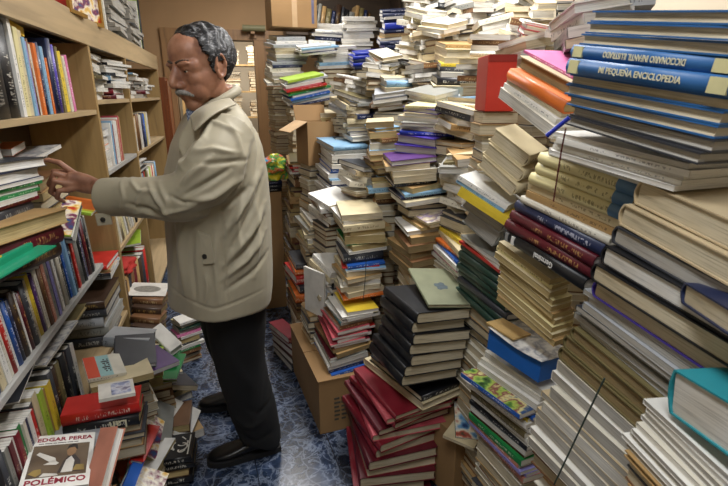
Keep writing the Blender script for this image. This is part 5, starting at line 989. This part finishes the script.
Y0 = 1.86; BY = rad(15)
man = thing('person', 'person in a beige jacket and black trousers reaching for a book on the shelf', 'person')
man.location = (0, 0, 0)
pivot = at(217, 230, Y0); PX = pivot.x
Rb = Matrix.Translation((PX, Y0, 0)) @ Matrix.Rotation(BY, 4, 'Z') @ Matrix.Translation((-PX, -Y0, 0))
def ring(cx, cy, z, p, q, n=40, e=2.3, tilt=0.):
    out = []
    for k in range(n):
        a = 2*math.pi*k/n; c, s = math.cos(a), math.sin(a)
        x = math.copysign(abs(c)**(2/e), c)*p; y = math.copysign(abs(s)**(2/e), s)*q
        out.append(Rb @ Vector((cx+x, cy+y, z+tilt*x)))
    return out
rows_ = [(99,197,231,.075), (107,190,239,.12), (115,184,246,.175), (126,179,252,.215), (145,171,259,.235), (172,166,265,.245), (205,164,269,.245), (235,164,270,.245), (262,165,270,.245), (283,166,269,.245), (296,167,267,.243)]
J = bmesh.new(); rg = []
for py, xl, xr, q in rows_:
    a, b = at(xl, py, Y0), at(xr, py, Y0); h = (b.x-a.x)/2; p = math.sqrt(max(.0025, h*h-(q*math.sin(BY))**2))/math.cos(BY)
    z = (a.z+b.z)/2
    rg.append(ring((a.x+b.x)/2, Y0, z, p, q, tilt=0.))
loft(J, rg)
HEMZ = z
SHN = at(226, 134, Y0-.20); ELN = at(192, 194, Y0-.24); CUN = at(106, 197, Y0-.06)
limb(J, [SHN+Vector((0.01, .06, .01)), at(216, 160, Y0-.22), ELN, at(150, 197, Y0-.16), at(126, 197, Y0-.09), CUN], [.086, .088, .080, .070, .063, .058])
SHF = SHN+Vector((.0, .40, .0)); ELF = SHF+Vector((.03, .03, -.29)); CUF = ELF+Vector((-.01, .0, -.235))
limb(J, [SHF+Vector((0, -.05, .01)), SHF+Vector((-.01, .03, -.12)), ELF, CUF], [.085, .08, .07, .055])
# fold-down collar round the neck
nk = at(213, 101, Y0); cr = []
for k in range(25):
    a = rad(28+k*304/24+180); cr.append(Rb @ Vector((nk.x+.082*math.cos(a), Y0+.088*math.sin(a), nk.z-.002+.036*math.cos(a)+.004)))
limb(J, cr, [.017]*25, 10)
jk = fused('jacket', J, .0055, 10, JKT, man)
X2 = lambda pts, Y=1.66: [(at(x, y, Y).x, at(x, y, Y).z) for x, y in pts]
FO = [([(182,182),(196,168),(214,152)], .010, .016), ([(176,172),(192,156),(206,138)], .008, .013), ([(184,190),(206,178),(232,164)], .008, -.014), ([(190,197),(214,190),(243,172)], .010, .017),
  ([(198,208),(222,204),(250,186)], .010, -.018), ([(160,180),(170,196),(172,216)], .008, .010), ([(150,184),(140,198),(136,216)], .008, .009), ([(165,214),(150,206),(125,204)], .007, -.010), ([(178,214),(160,196),(150,182)], .008, .012),
  ([(196,150),(214,146),(238,150)], .007, .010), ([(200,160),(222,158),(248,158)], .007, -.010), ([(186,166),(180,150),(184,132)], .007, .010), ([(172,190),(186,196),(206,194)], .006, -.010), ([(158,204),(176,206),(196,200)], .006, .009),
  ([(118,184),(124,198),(120,214)], .006, .006), ([(128,182),(140,190),(158,188)], .006, .009), ([(132,214),(146,210),(160,214)], .006, .007), ([(250,140),(240,170),(228,205)], .011, .012), ([(262,170),(246,200),(224,232)], .010, .015), ([(264,178),(252,208),(232,244)], .008, -.013),
  ([(266,205),(250,232),(224,262)], .010, .014), ([(266,218),(248,246),(230,262)], .007, -.011), ([(266,232),(246,258),(222,276)], .009, .012), ([(268,255),(250,272),(226,286)], .008, -.010), ([(222,205),(224,250),(228,300)], .0045, -.007), ([(186,222),(182,250),(184,296)], .012, .013),
  ([(172,225),(174,260),(172,298)], .009, -.011), ([(205,268),(208,282),(206,300)], .008, .008), ([(194,230),(192,262),(196,300)], .008, -.009), ([(216,225),(215,262),(218,298)], .008, .009), ([(168,297),(215,304),(262,290)], .0035, -.005), ([(206,118),(222,124),(242,132)], .007, .008), ([(196,112),(186,132),(178,156)], .008, .012), ([(205,120),(196,140),(186,162)], .007, -.011),
  ([(238,104),(254,124),(259,150),(256,182)], .0045, -.007), ([(214,112),(206,136),(196,150)], .006, .008), ([(226,120),(238,136),(244,160)], .008, .008), ([(244,186),(236,216),(240,250)], .009, .009), ([(256,196),(258,236),(254,276)], .009, .008)]
folds(jk, [(X2(p), w, h) for p, w, h in FO], 3, .004)
# details of the jacket
BTN = plain('dark_snap_button', '23211e', .35, .1); JKD = JKT
def near_side(px, py, Y=1.66): return at(px, py, Y)
def surf_y(o, x, z):
    """nearest (camera-side) surface point of a mesh at x, z"""
    c = coords(o.data); m = (abs(c[:, 0]-x) < .012) & (abs(c[:, 2]-z) < .012)
    return float(c[m, 1].min()) if m.any() else Y0-.24
def on_jacket(px, py):
    p = at(px, py, 1.66)
    for _ in range(4): p = at(px, py, surf_y(jk, p.x, p.z))
    return p
def patch(name, pix, mat, th=.004, lab=None, push=.002):
    P = [on_jacket(*q) for q in pix]; bm = bmesh.new(); d = Vector((0, -1, 0))
    lo = [bm.verts.new(p+d*-.004) for p in P]; hi = [bm.verts.new(p+d*(push+th)) for p in P]
    bm.faces.new(hi); bm.faces.new(lo[::-1])
    for i in range(len(P)): bm.faces.new([lo[i], lo[(i+1) % len(P)], hi[(i+1) % len(P)], hi[i]])
    o = obj(name, bm, mat, jk, bevel=.0012)
    if lab: o['label'] = lab
    return o
def strip(name, la, lb, mat, push, m=7, th=.005):
    """a cloth panel lying on the jacket between two drawn edges"""
    A_ = []
    def sub(l):
        out = []
        for i in range(len(l)-1):
            for k in range(4): t = k/4; out.append((l[i][0]+(l[i+1][0]-l[i][0])*t, l[i][1]+(l[i+1][1]-l[i][1])*t))
        return out+[l[-1]]
    la, lb = sub(la), sub(lb); bm = bmesh.new(); g = []
    for i, (p, q) in enumerate(zip(la, lb)):
        r = []
        for j in range(m+1):
            t = j/m; c = on_jacket(p[0]+(q[0]-p[0])*t, p[1]+(q[1]-p[1])*t); r.append(c)
        g.append(r)
    for _ in range(3):
        g = [[(g[max(0, i-1)][j]+g[min(len(g)-1, i+1)][j]+g[i][max(0, j-1)]+g[i][min(m, j+1)]+g[i][j]*2)/6 for j in range(m+1)] for i in range(len(g))]
    V = [[bm.verts.new(c+Vector((-.25, -.9, .3)).normalized()*(push+.004*math.sin(j/m*3.1))) for j, c in enumerate(r)] for r in g]
    for i in range(len(V)-1):
        for j in range(m): bm.faces.new([V[i][j], V[i+1][j], V[i+1][j+1], V[i][j+1]])
    o = obj(name, bm, mat, jk, smooth=True); s = o.modifiers.new('solid', 'SOLIDIFY'); s.thickness = th; s.offset = -1; return o
strip('collar', [(231,99),(220,101),(208,105),(198,110),(191,117)], [(238,106),(227,110),(216,116),(206,124),(195,135)], JKT, .008)
patch('pocket_flap', [(198,231),(210,235),(215,263),(203,264)], JKT, .003)
def button(p, r=.009):
    bm = bmesh.new(); bmesh.ops.create_cone(bm, segments=16, radius1=r, radius2=r*.8, depth=.004, cap_ends=True, matrix=Matrix.Translation(p) @ Matrix.Rotation(rad(90), 4, 'X'))
    o = obj('snap_button', bm, BTN, jk); o['label'] = 'dark round snap button'
button(on_jacket(205, 256)+Vector((0, -.0065, 0)), .010)
cd0 = (CUN-at(126, 197, Y0-.09)).normalized()
bm = bmesh.new(); limb(bm, [CUN-cd0*.045, CUN-cd0*.02, CUN+cd0*.006], [.0665, .0655, .064], 28, False)
ck = obj('cuff', bm, JKT, jk, smooth=True); s = ck.modifiers.new('solid', 'SOLIDIFY'); s.thickness = .006
bm = bmesh.new(); q = at(104, 217, Y0-.105)
box_bm(bm, -.026, .022, -.004, .004, -.028, .014, 0, Matrix.Translation(q) @ Matrix.Rotation(rad(-4), 4, 'Y')); obj('cuff_tab', bm, JKT, jk, bevel=.003)
button(q+Vector((-.004, -.007, -.008)), .0085)

# ---- skin body: head, neck, trunk, arms, hands and legs in one surface
HS = 1.09
Mh = Matrix.Translation(at(202, 67.5, Y0-.04)) @ Matrix.Rotation(rad(38), 4, 'Z') @ Matrix.Rotation(rad(-14), 4, 'Y') @ Matrix.Scale(HS, 4) @ Matrix.Rotation(math.pi, 4, 'Z')
# head frame: +x forward, +y to the head's left, z up
S_ = bmesh.new()
bl = lambda c, r, sub=3: ball(S_, c, r, Mh, sub)
def cap2(a, b, ra, rb): 
    for i in range(7):
        t = i/6; p = Vector(a).lerp(Vector(b), t); r = ra+(rb-ra)*t; ball(S_, p, r, Mh, 2)
bl((-.012, 0, .034), (.099, .077, .083)); bl((.030, 0, .048), (.062, .064, .062)); bl((.040, 0, -.022), (.052, .058, .078)); bl((.060, 0, -.094), (.030, .033, .026)); bl((.045, 0, -.08), (.035, .044, .03))
for s in (-1, 1):
    bl((.008, s*.046, -.052), (.042, .021, .040)); bl((.054, s*.038, -.020), (.031, .0265, .030)); bl((.050, s*.036, -.050), (.036, .028, .040)); bl((.020, s*.050, -.030), (.050, .022, .045)); bl((.080, s*.027, .027), (.014, .030, .0095)); bl((.056, s*.048, .015), (.024, .017, .024))
    bl((.099, s*.0125, -.033), (.0125, .0095, .010)); bl((.070, s*.024, -.055), (.022, .022, .022))
    bl((.0772, s*.0305, .0130), (.0115, .0170, .0078)); bl((.0735, s*.031, -.002), (.0115, .0180, .0065)); bl((.060, s*.047, .004), (.018, .010, .012))
    # ears
    for k in range(30):
        a = rad(-95+k*11.6); r = 1.
        bl((-.008+.017*math.cos(a)-.003*math.sin(a), s*(.082+.004*(math.sin(a) > -.2)), .002+.031*math.sin(a)), .0056, 2)
    bl((-.006, s*.077, .0), (.013, .006, .025)); bl((.002, s*.081, -.03), (.008, .006, .010)); bl((.010, s*.079, -.002), (.006, .006, .009))
cap2((.088, 0, .026), (.116, 0, -.022), .0085, .0125); bl((.113, 0, -.028), (.0135, .0125, .011)); bl((.092, 0, -.006), (.018, .015, .03))
bl((.088, 0, -.050), (.014, .022, .010)); bl((.090, 0, -.062), (.012, .024, .0062)); bl((.087, 0, -.0725), (.012, .021, .0066)); bl((.078, 0, -.085), (.014, .022, .012))
# neck and trunk core
hN = Mh @ Vector((-.028, 0, -.06)); nkb = Rb @ Vector((nk.x+.012, Y0, nk.z-.07))
limb(S_, [hN, hN.lerp(nkb, .5), nkb, nkb+Vector((0, 0, -.12))], [.062, .060, .066, .10], 24)
chest = Vector((PX, Y0, 1.12)); pel = Vector((PX+.01, Y0+.04, .90))
limb(S_, [nkb+Vector((0, 0, -.06)), chest, pel], [.10, .15, .14], 24)
WR = at(97, 187, Y0+.0)
limb(S_, [SHN+Vector((0, .05, 0)), at(214, 160, Y0-.21), ELN, at(150, 195, Y0-.15), at(110, 190, Y0-.035), WR], [.055, .052, .045, .044, .034, .029], 18)
# the reaching hand
K = [at(71, 171.5, 1.90), at(66, 176, 1.875), at(65, 183, 1.862), at(68, 190, 1.862)]
pc = at(83, 183, 1.875)
limb(S_, [WR, pc, (K[0]+K[1]+K[2]+K[3])/4], [.029, .036, .030], 18, True, .62, up=Vector((0, 0, 1)))
for a in K: capsule(S_, pc.lerp(WR, .2), a, .016, .0125)
F = [[(59,162.5,1.905),(48,160,1.915),(38,162,1.925)], [(54.5,173,1.872),(49,184,1.885),(56,191,1.905)], [(54,181,1.858),(50.5,192,1.872),(58.5,197.5,1.892)], [(59,190.5,1.858),(57,198,1.87),(64,201.5,1.888)]]
FR_ = [(.0118, .0104, .0092, .0078), (.0122, .0108, .0096, .0082), (.0118, .0104, .0092, .008), (.0105, .0092, .0084, .0072)]
for k0, f, r in zip(K, F, FR_):
    p = [k0]+[at(*q) for q in f]
    for i in range(3): capsule(S_, p[i], p[i+1], r[i], r[i+1])
    bm_t = None
th = [at(88, 179, 1.91), at(74, 173.5, 1.935), at(62, 172, 1.945), at(53, 171, 1.945)]
for i in range(3): capsule(S_, th[i], th[i+1], (.016, .0122, .0105)[i], (.0122, .0105, .0085)[i])
# the hanging far arm and hand
WF = CUF+Vector((-.03, -.01, -.045))
limb(S_, [SHF, SHF+Vector((-.01, .03, -.12)), ELF, CUF, WF], [.055, .05, .045, .033, .028], 18)
fd = (WF-ELF).normalized(); sd = Vector((0, 1, 0)); bd = fd.cross(sd).normalized()
pf = WF+fd*.085
limb(S_, [WF, WF+fd*.045, pf], [.028, .036, .034], 16, True, .5, up=bd)
for i, (o_, ln) in enumerate(((-.027, .070), (-.009, .078), (.009, .073), (.026, .058))):
    a = pf+bd*o_-fd*.006; b = a+fd*ln*.45+sd*-.006; c = b+fd*ln*.3+sd*-.014; d = c+fd*ln*.2+sd*-.016
    for u, v, r in ((a, b, .0098), (b, c, .009), (c, d, .008)): capsule(S_, u, v, r, r*.92)
a = WF+fd*.025-bd*.026; b = a+fd*.035-bd*.026-sd*.01; c = b+fd*.034-bd*.006-sd*.01
capsule(S_, a, b, .013, .011); capsule(S_, b, c, .011, .009)
# legs
FN = (onfloor(279, 447), onfloor(214, 462)); FFar = (onfloor(260, 401), onfloor(212, 407))
def foot_frame(h, t, Lf):
    d = (t-h); d.z = 0; d.normalize(); return h, d
hn, dn = foot_frame(*FN, .29); hf, df = foot_frame(*FFar, .29)
AN = hn+dn*.075+Vector((0, 0, .09)); AF = hf+df*.07+Vector((0, 0, .09))
HN = Rb @ Vector((PX+.02, Y0-.085, .86)); HF = Rb @ Vector((PX+.02, Y0+.10, .86))
KN = HN.lerp(AN, .52)+Vector((-.03, 0, 0)); KF = HF.lerp(AF, .52)+Vector((-.03, 0, 0))
for h, k, a in ((HN, KN, AN), (HF, KF, AF)):
    limb(S_, [h, h.lerp(k, .5), k, k.lerp(a, .4), a, a+Vector((0, 0, -.05))], [.085, .075, .055, .052, .036, .034], 18)
body = fused('body', S_, .0034, 7, SKIN, man)
# ---- trousers
T_ = bmesh.new()
for h, k, a in ((HN, KN, AN), (HF, KF, AF)):
    limb(T_, [h+Vector((0, 0, .05)), h.lerp(k, .45), k, k.lerp(a, .5), a+Vector((.0, 0, .0)), a+Vector((-.004, 0, -.032))], [.118, .116, .100, .093, .086, .084], 28)
ball(T_, (PX+.02, Y0+.01, .90), (.155, .19, .10))
tr = fused('trousers', T_, .009, 5, TRS, man)
Xw = lambda pts: [(at(x, y, 1.85).x, at(x, y, 1.85).z) for x, y in pts]
folds(tr, [(Xw([(222,320),(236,350),(250,372)]), .02, .008), (Xw([(262,360),(256,390),(250,420)]), .012, .008), (Xw([(232,402),(246,410),(262,404)]), .012, .009), (Xw([(236,418),(252,426),(272,418)]), .010, -.008), (Xw([(240,390),(258,396),(276,386)]), .010, -.006)], 5, .004)
# ---- shoes
def shoe(h, d, Lf, name_lab):
    M = Matrix(((d.x, -d.y, 0, h.x), (d.y, d.x, 0, h.y), (0, 0, 1, 0), (0, 0, 0, 1)))
    bm = bmesh.new(); secs = [(0.0,.024,.020,.052),(.018,.034,.024,.080),(.06,.037,.024,.098),(.10,.037,.024,.092),(.14,.041,.024,.076),(.18,.047,.024,.064),(.22,.048,.024,.055),(.255,.042,.024,.048),(.278,.029,.026,.040),(.288,.014,.028,.034)]
    rg = []
    for x, w, z0, z1 in secs:
        x = x*Lf/.288; r = []
        for k in range(20):
            a = 2*math.pi*k/20; c, s = math.cos(a), math.sin(a); r.append(Vector((x, math.copysign(abs(c)**.8, c)*w, (z0+z1)/2+(z1-z0)/2*math.copysign(abs(s)**.75, s))))
        rg.append(r)
    loft(bm, rg)
    for v in bm.verts: v.co = M @ v.co
    up = obj('shoe', bm, LEA, man, smooth=True); m = up.modifiers.new('sub', 'SUBSURF'); m.levels = 1; m.render_levels = 1; up['label'] = name_lab
    bm = bmesh.new(); out = [(s[0]*Lf/.288+(.006 if i > 7 else (-.006 if i == 0 else 0)), s[1]+.006) for i, s in enumerate(secs)]; n = []
    pts = [(x, w) for x, w in out]+[(x, -w) for x, w in out[::-1]]
    lo = [bm.verts.new(M @ Vector((x, y, .001))) for x, y in pts]; hi = [bm.verts.new(M @ Vector((x, y, .026))) for x, y in pts]
    bm.faces.new(lo[::-1]); bm.faces.new(hi)
    for i in range(len(pts)): bm.faces.new([lo[i], lo[(i+1) % len(pts)], hi[(i+1) % len(pts)], hi[i]])
    so = obj('sole', bm, SOLE, up, bevel=.002)
shoe(hn, dn, .30, 'black leather shoe nearer the camera'); shoe(hf, df, .295, 'black leather shoe farther from the camera')
# ---- hair, brows, moustache, eyes, shirt collar
def head_part(name, bm, mat, smooth=True, label=None):
    for v in bm.verts: v.co = Mh @ v.co
    o = obj(name, bm, mat, man, smooth=smooth)
    if label: o['label'] = label
    return o
HAIR = NT('greying_black_hair'); tc = HAIR.n('ShaderNodeTexCoord'); hm = HAIR.n('ShaderNodeMapping'); hm.inputs['Scale'].default_value = (60, 120, 150); hm.inputs['Rotation'].default_value = (.4, .5, .2); HAIR.l(tc.outputs['Object'], hm.inputs[0]); nz = HAIR.n('ShaderNodeTexNoise', i_Scale=1., i_Detail=5., i_Distortion=.5); HAIR.l(hm.outputs[0], nz.inputs[0])
HAIR.l(HAIR.ramp(nz.outputs[0], [(.40, lin('0e0e10')), (.56, lin('222226')), (.70, lin('808084'))]), HAIR.b.inputs['Base Color']); HAIR.b.inputs['Roughness'].default_value = .5; HAIR.bump(nz.outputs[0], .7, .004); HAIR = HAIR.m
bm = bmesh.new(); rr = np.random.RandomState(4); nu, nv = 170, 96; G = {}
wv = [(rr.normal(size=3)*np.array([70, 70, 60]), rr.rand()*6) for _ in range(10)]
def hair_in(x, y, z):
    w = .0025*math.sin(z*300+y*90)+.001*math.sin(z*900+1.3)
    if z > .102: return x < .062+w and abs(y) < .075
    if z > .050: return x < .030+w+(.016 if z > .090 else 0)
    if z > .018: return x < .024+w-.2*max(0, .034-z)
    if z > -.012: return x < .018+w*.6 and not (-.034 < x < .004 and z < .016 and abs(y) > .05) and not (z < -.006 and x > .012)
    return x < -.028-.25*(-.012-z) and z > -.078
for i in range(nu):
    for j in range(nv+1):
        a = 2*math.pi*i/nu; b = math.pi*j/nv-math.pi/2; dv = np.array([math.cos(b)*math.cos(a), math.cos(b)*math.sin(a), math.sin(b)])
        p = np.array([-.014, 0, .030])+dv*np.array([.103, .081, .089])
        if p[2] < .0: p[:2] *= 1-.28*min(1, -p[2]/.09); 
        lump = sum(math.sin(float(p @ w)+q) for w, q in wv)/10
        edge = 1.
        p2 = p+dv*(.0080+.0085*lump+.0025*math.sin(p[0]*240+p[2]*90+3*lump))*(1. if p[2] < .085 or p[0] < .02 else .45)
        G[i, j] = (bm.verts.new(p2), p)
for i in range(nu):
    for j in range(nv):
        q = [G[i, j], G[(i+1) % nu, j], G[(i+1) % nu, j+1], G[i, j+1]]; c = sum(x[1] for x in q)/4
        if hair_in(*c):
            vs = [x[0] for x in q]
            if len(set(vs)) == 4: bm.faces.new(vs)
bmesh.ops.delete(bm, geom=[v for v in bm.verts if not v.link_faces], context='VERTS')
bmesh.ops.recalc_face_normals(bm, faces=list(bm.faces))
ext = bmesh.ops.solidify(bm, geom=list(bm.faces), thickness=.012)
head_part('hair', bm, HAIR)
GRM = plain('grey_moustache', '8c8884', .7, .3, 160); BRW = plain('dark_eyebrow', '4a3c34', .7, .2, 120)
bm = bmesh.new()
for s in (-1, 1):
    for k in range(9):
        t = k/8; ball(bm, (.1035-.020*t*t, s*(.002+.032*t), -.0490-.014*t*t), (.0085-.003*t, .0065, .0098-.0036*t), None, 2)
head_part('moustache', bm, GRM)
bm = bmesh.new()
for s in (-1, 1):
    for k in range(7):
        t = k/6; ball(bm, (.0905-.016*t*t, s*(.012+.034*t), .0315+.005*math.sin(t*2.6)), (.0042, .0062, .0032-.001*t), None, 2)
head_part('eyebrows', bm, BRW)
EYE = plain('eye_white', 'b8aca0', .25, .05); IRI = plain('dark_iris', '1c120c', .2, .1)
for s in (-1, 1):
    bm = bmesh.new(); ball(bm, (.0735, s*.031, .0075), .0115); head_part('eye', bm, EYE)
    bm = bmesh.new(); ball(bm, (.0815, s*.0315, .0060), (.0045, .0052, .0052)); head_part('iris', bm, IRI)
CHK = NT('blue_checked_shirt'); tc = CHK.n('ShaderNodeTexCoord'); ck_ = CHK.n('ShaderNodeTexChecker', i_Scale=150.); CHK.l(tc.outputs['Object'], ck_.inputs[0]); ck_.inputs[1].default_value = lin('42506e'); ck_.inputs[2].default_value = lin('8a94a8'); CHK.l(ck_.outputs[0], CHK.b.inputs['Base Color']); CHK = CHK.m
bm = bmesh.new(); cr2 = []
for k in range(25):
    a = 2*math.pi*k/24; cr2.append(Rb @ Vector((nk.x-.004+.072*math.cos(a), Y0+.072*math.sin(a), nk.z-.010+.03*math.cos(a))))
limb(bm, cr2, [.013]*25, 10, False)
pt_ = [at(186, 110, Y0-.06), at(193, 104, Y0-.075), at(199, 113, Y0-.085), at(189, 128, Y0-.07)]
lo = [bm.verts.new(p) for p in pt_]; hi = [bm.verts.new(p+Vector((.0, -.004, .0))) for p in pt_]; bm.faces.new(hi); bm.faces.new(lo[::-1])
for i in range(4): bm.faces.new([lo[i], lo[(i+1) % 4], hi[(i+1) % 4], hi[i]])
sc_ = obj('shirt_collar', bm, CHK, man, smooth=False); sc_['label'] = 'blue checked shirt collar'

raise_columns()
# ------------------------------------------------------------ lamps, camera, view
obj_sup = bmesh.ops.recalc_face_normals(SUPPORT, faces=list(SUPPORT.faces))
me = bpy.data.meshes.new('stacked_books'); SUPPORT.to_mesh(me); SUPPORT.free()
for m in (page_mat('c'), cover_mat('brown'), cover_mat('tan'), cover_mat('charcoal'), cover_mat('off-white')): me.materials.append(m)
tag(link('stacked_books', me), 'packed books underneath the visible piles, too many to tell apart', 'books', None, 'stuff')

LAMPM = NT('lamp_diffuser'); LAMPM.b.inputs['Emission Color'].default_value = (1, .96, .9, 1); LAMPM.b.inputs['Emission Strength'].default_value = 2.; LAMPM = LAMPM.m
HOUS = plain('lamp_housing', 'd0cec8', .5, .03)
def lamp(label, x, y, z, sx, sy, power, col=(1, .96, .9)):
    t = thing('ceiling_lamp', label, 'lamp', Matrix.Translation((x, y, z)))
    obj('lamp_housing', boxes((-sx/2-.02, sx/2+.02, -sy/2-.02, sy/2+.02, .02, .06)), HOUS, t)
    obj('lamp_diffuser', boxes((-sx/2, sx/2, -sy/2, sy/2, .005, .0195)), LAMPM, t)
    l = bpy.data.lights.new('ceiling_lamp_light', 'AREA'); l.shape = 'RECTANGLE'; l.size = sx; l.size_y = sy; l.energy = power; l.color = col
    o = bpy.data.objects.new('ceiling_lamp_light', l); COL.objects.link(o); o.parent = t; o.location = (0, 0, 0)
lamp('white ceiling lamp above the right-hand book piles', .95, 1.9, 2.72, .3, 1.2, 50, (1, .99, .975))
lamp('white ceiling lamp above the back of the aisle', .45, 4.1, 2.72, .3, 1.2, 30, (1, .98, .95))
lamp('white ceiling lamp over the aisle behind the camera', -.1, .1, 2.72, .3, 1.2, 26, (.94, .97, 1))
lamp('white ceiling lamp in the room beyond the doorway', .1, 6.5, 2.72, .3, 1.2, 90, (1, .96, .9))
w = bpy.data.worlds.new('World'); SC.world = w; w.use_nodes = True
w.node_tree.nodes['Background'].inputs[0].default_value = (.5, .52, .55, 1); w.node_tree.nodes['Background'].inputs[1].default_value = .03

cam = bpy.data.cameras.new('camera'); co = bpy.data.objects.new('camera', cam); COL.objects.link(co)
cam.sensor_width = 36.; cam.lens = 36.*485/728; cam.clip_start = .02
co.location = (0, 0, 1.5); co.rotation_euler = (rad(90-17), 0, rad(-15.1))
cam.dof.use_dof = True; cam.dof.focus_distance = 1.9; cam.dof.aperture_fstop = 11.
SC.camera = co
SC.view_settings.view_transform = 'Standard'; SC.view_settings.look = 'None'; SC.view_settings.gamma = 1.; SC.view_settings.use_curve_mapping = False
SC.view_settings.exposure = .1
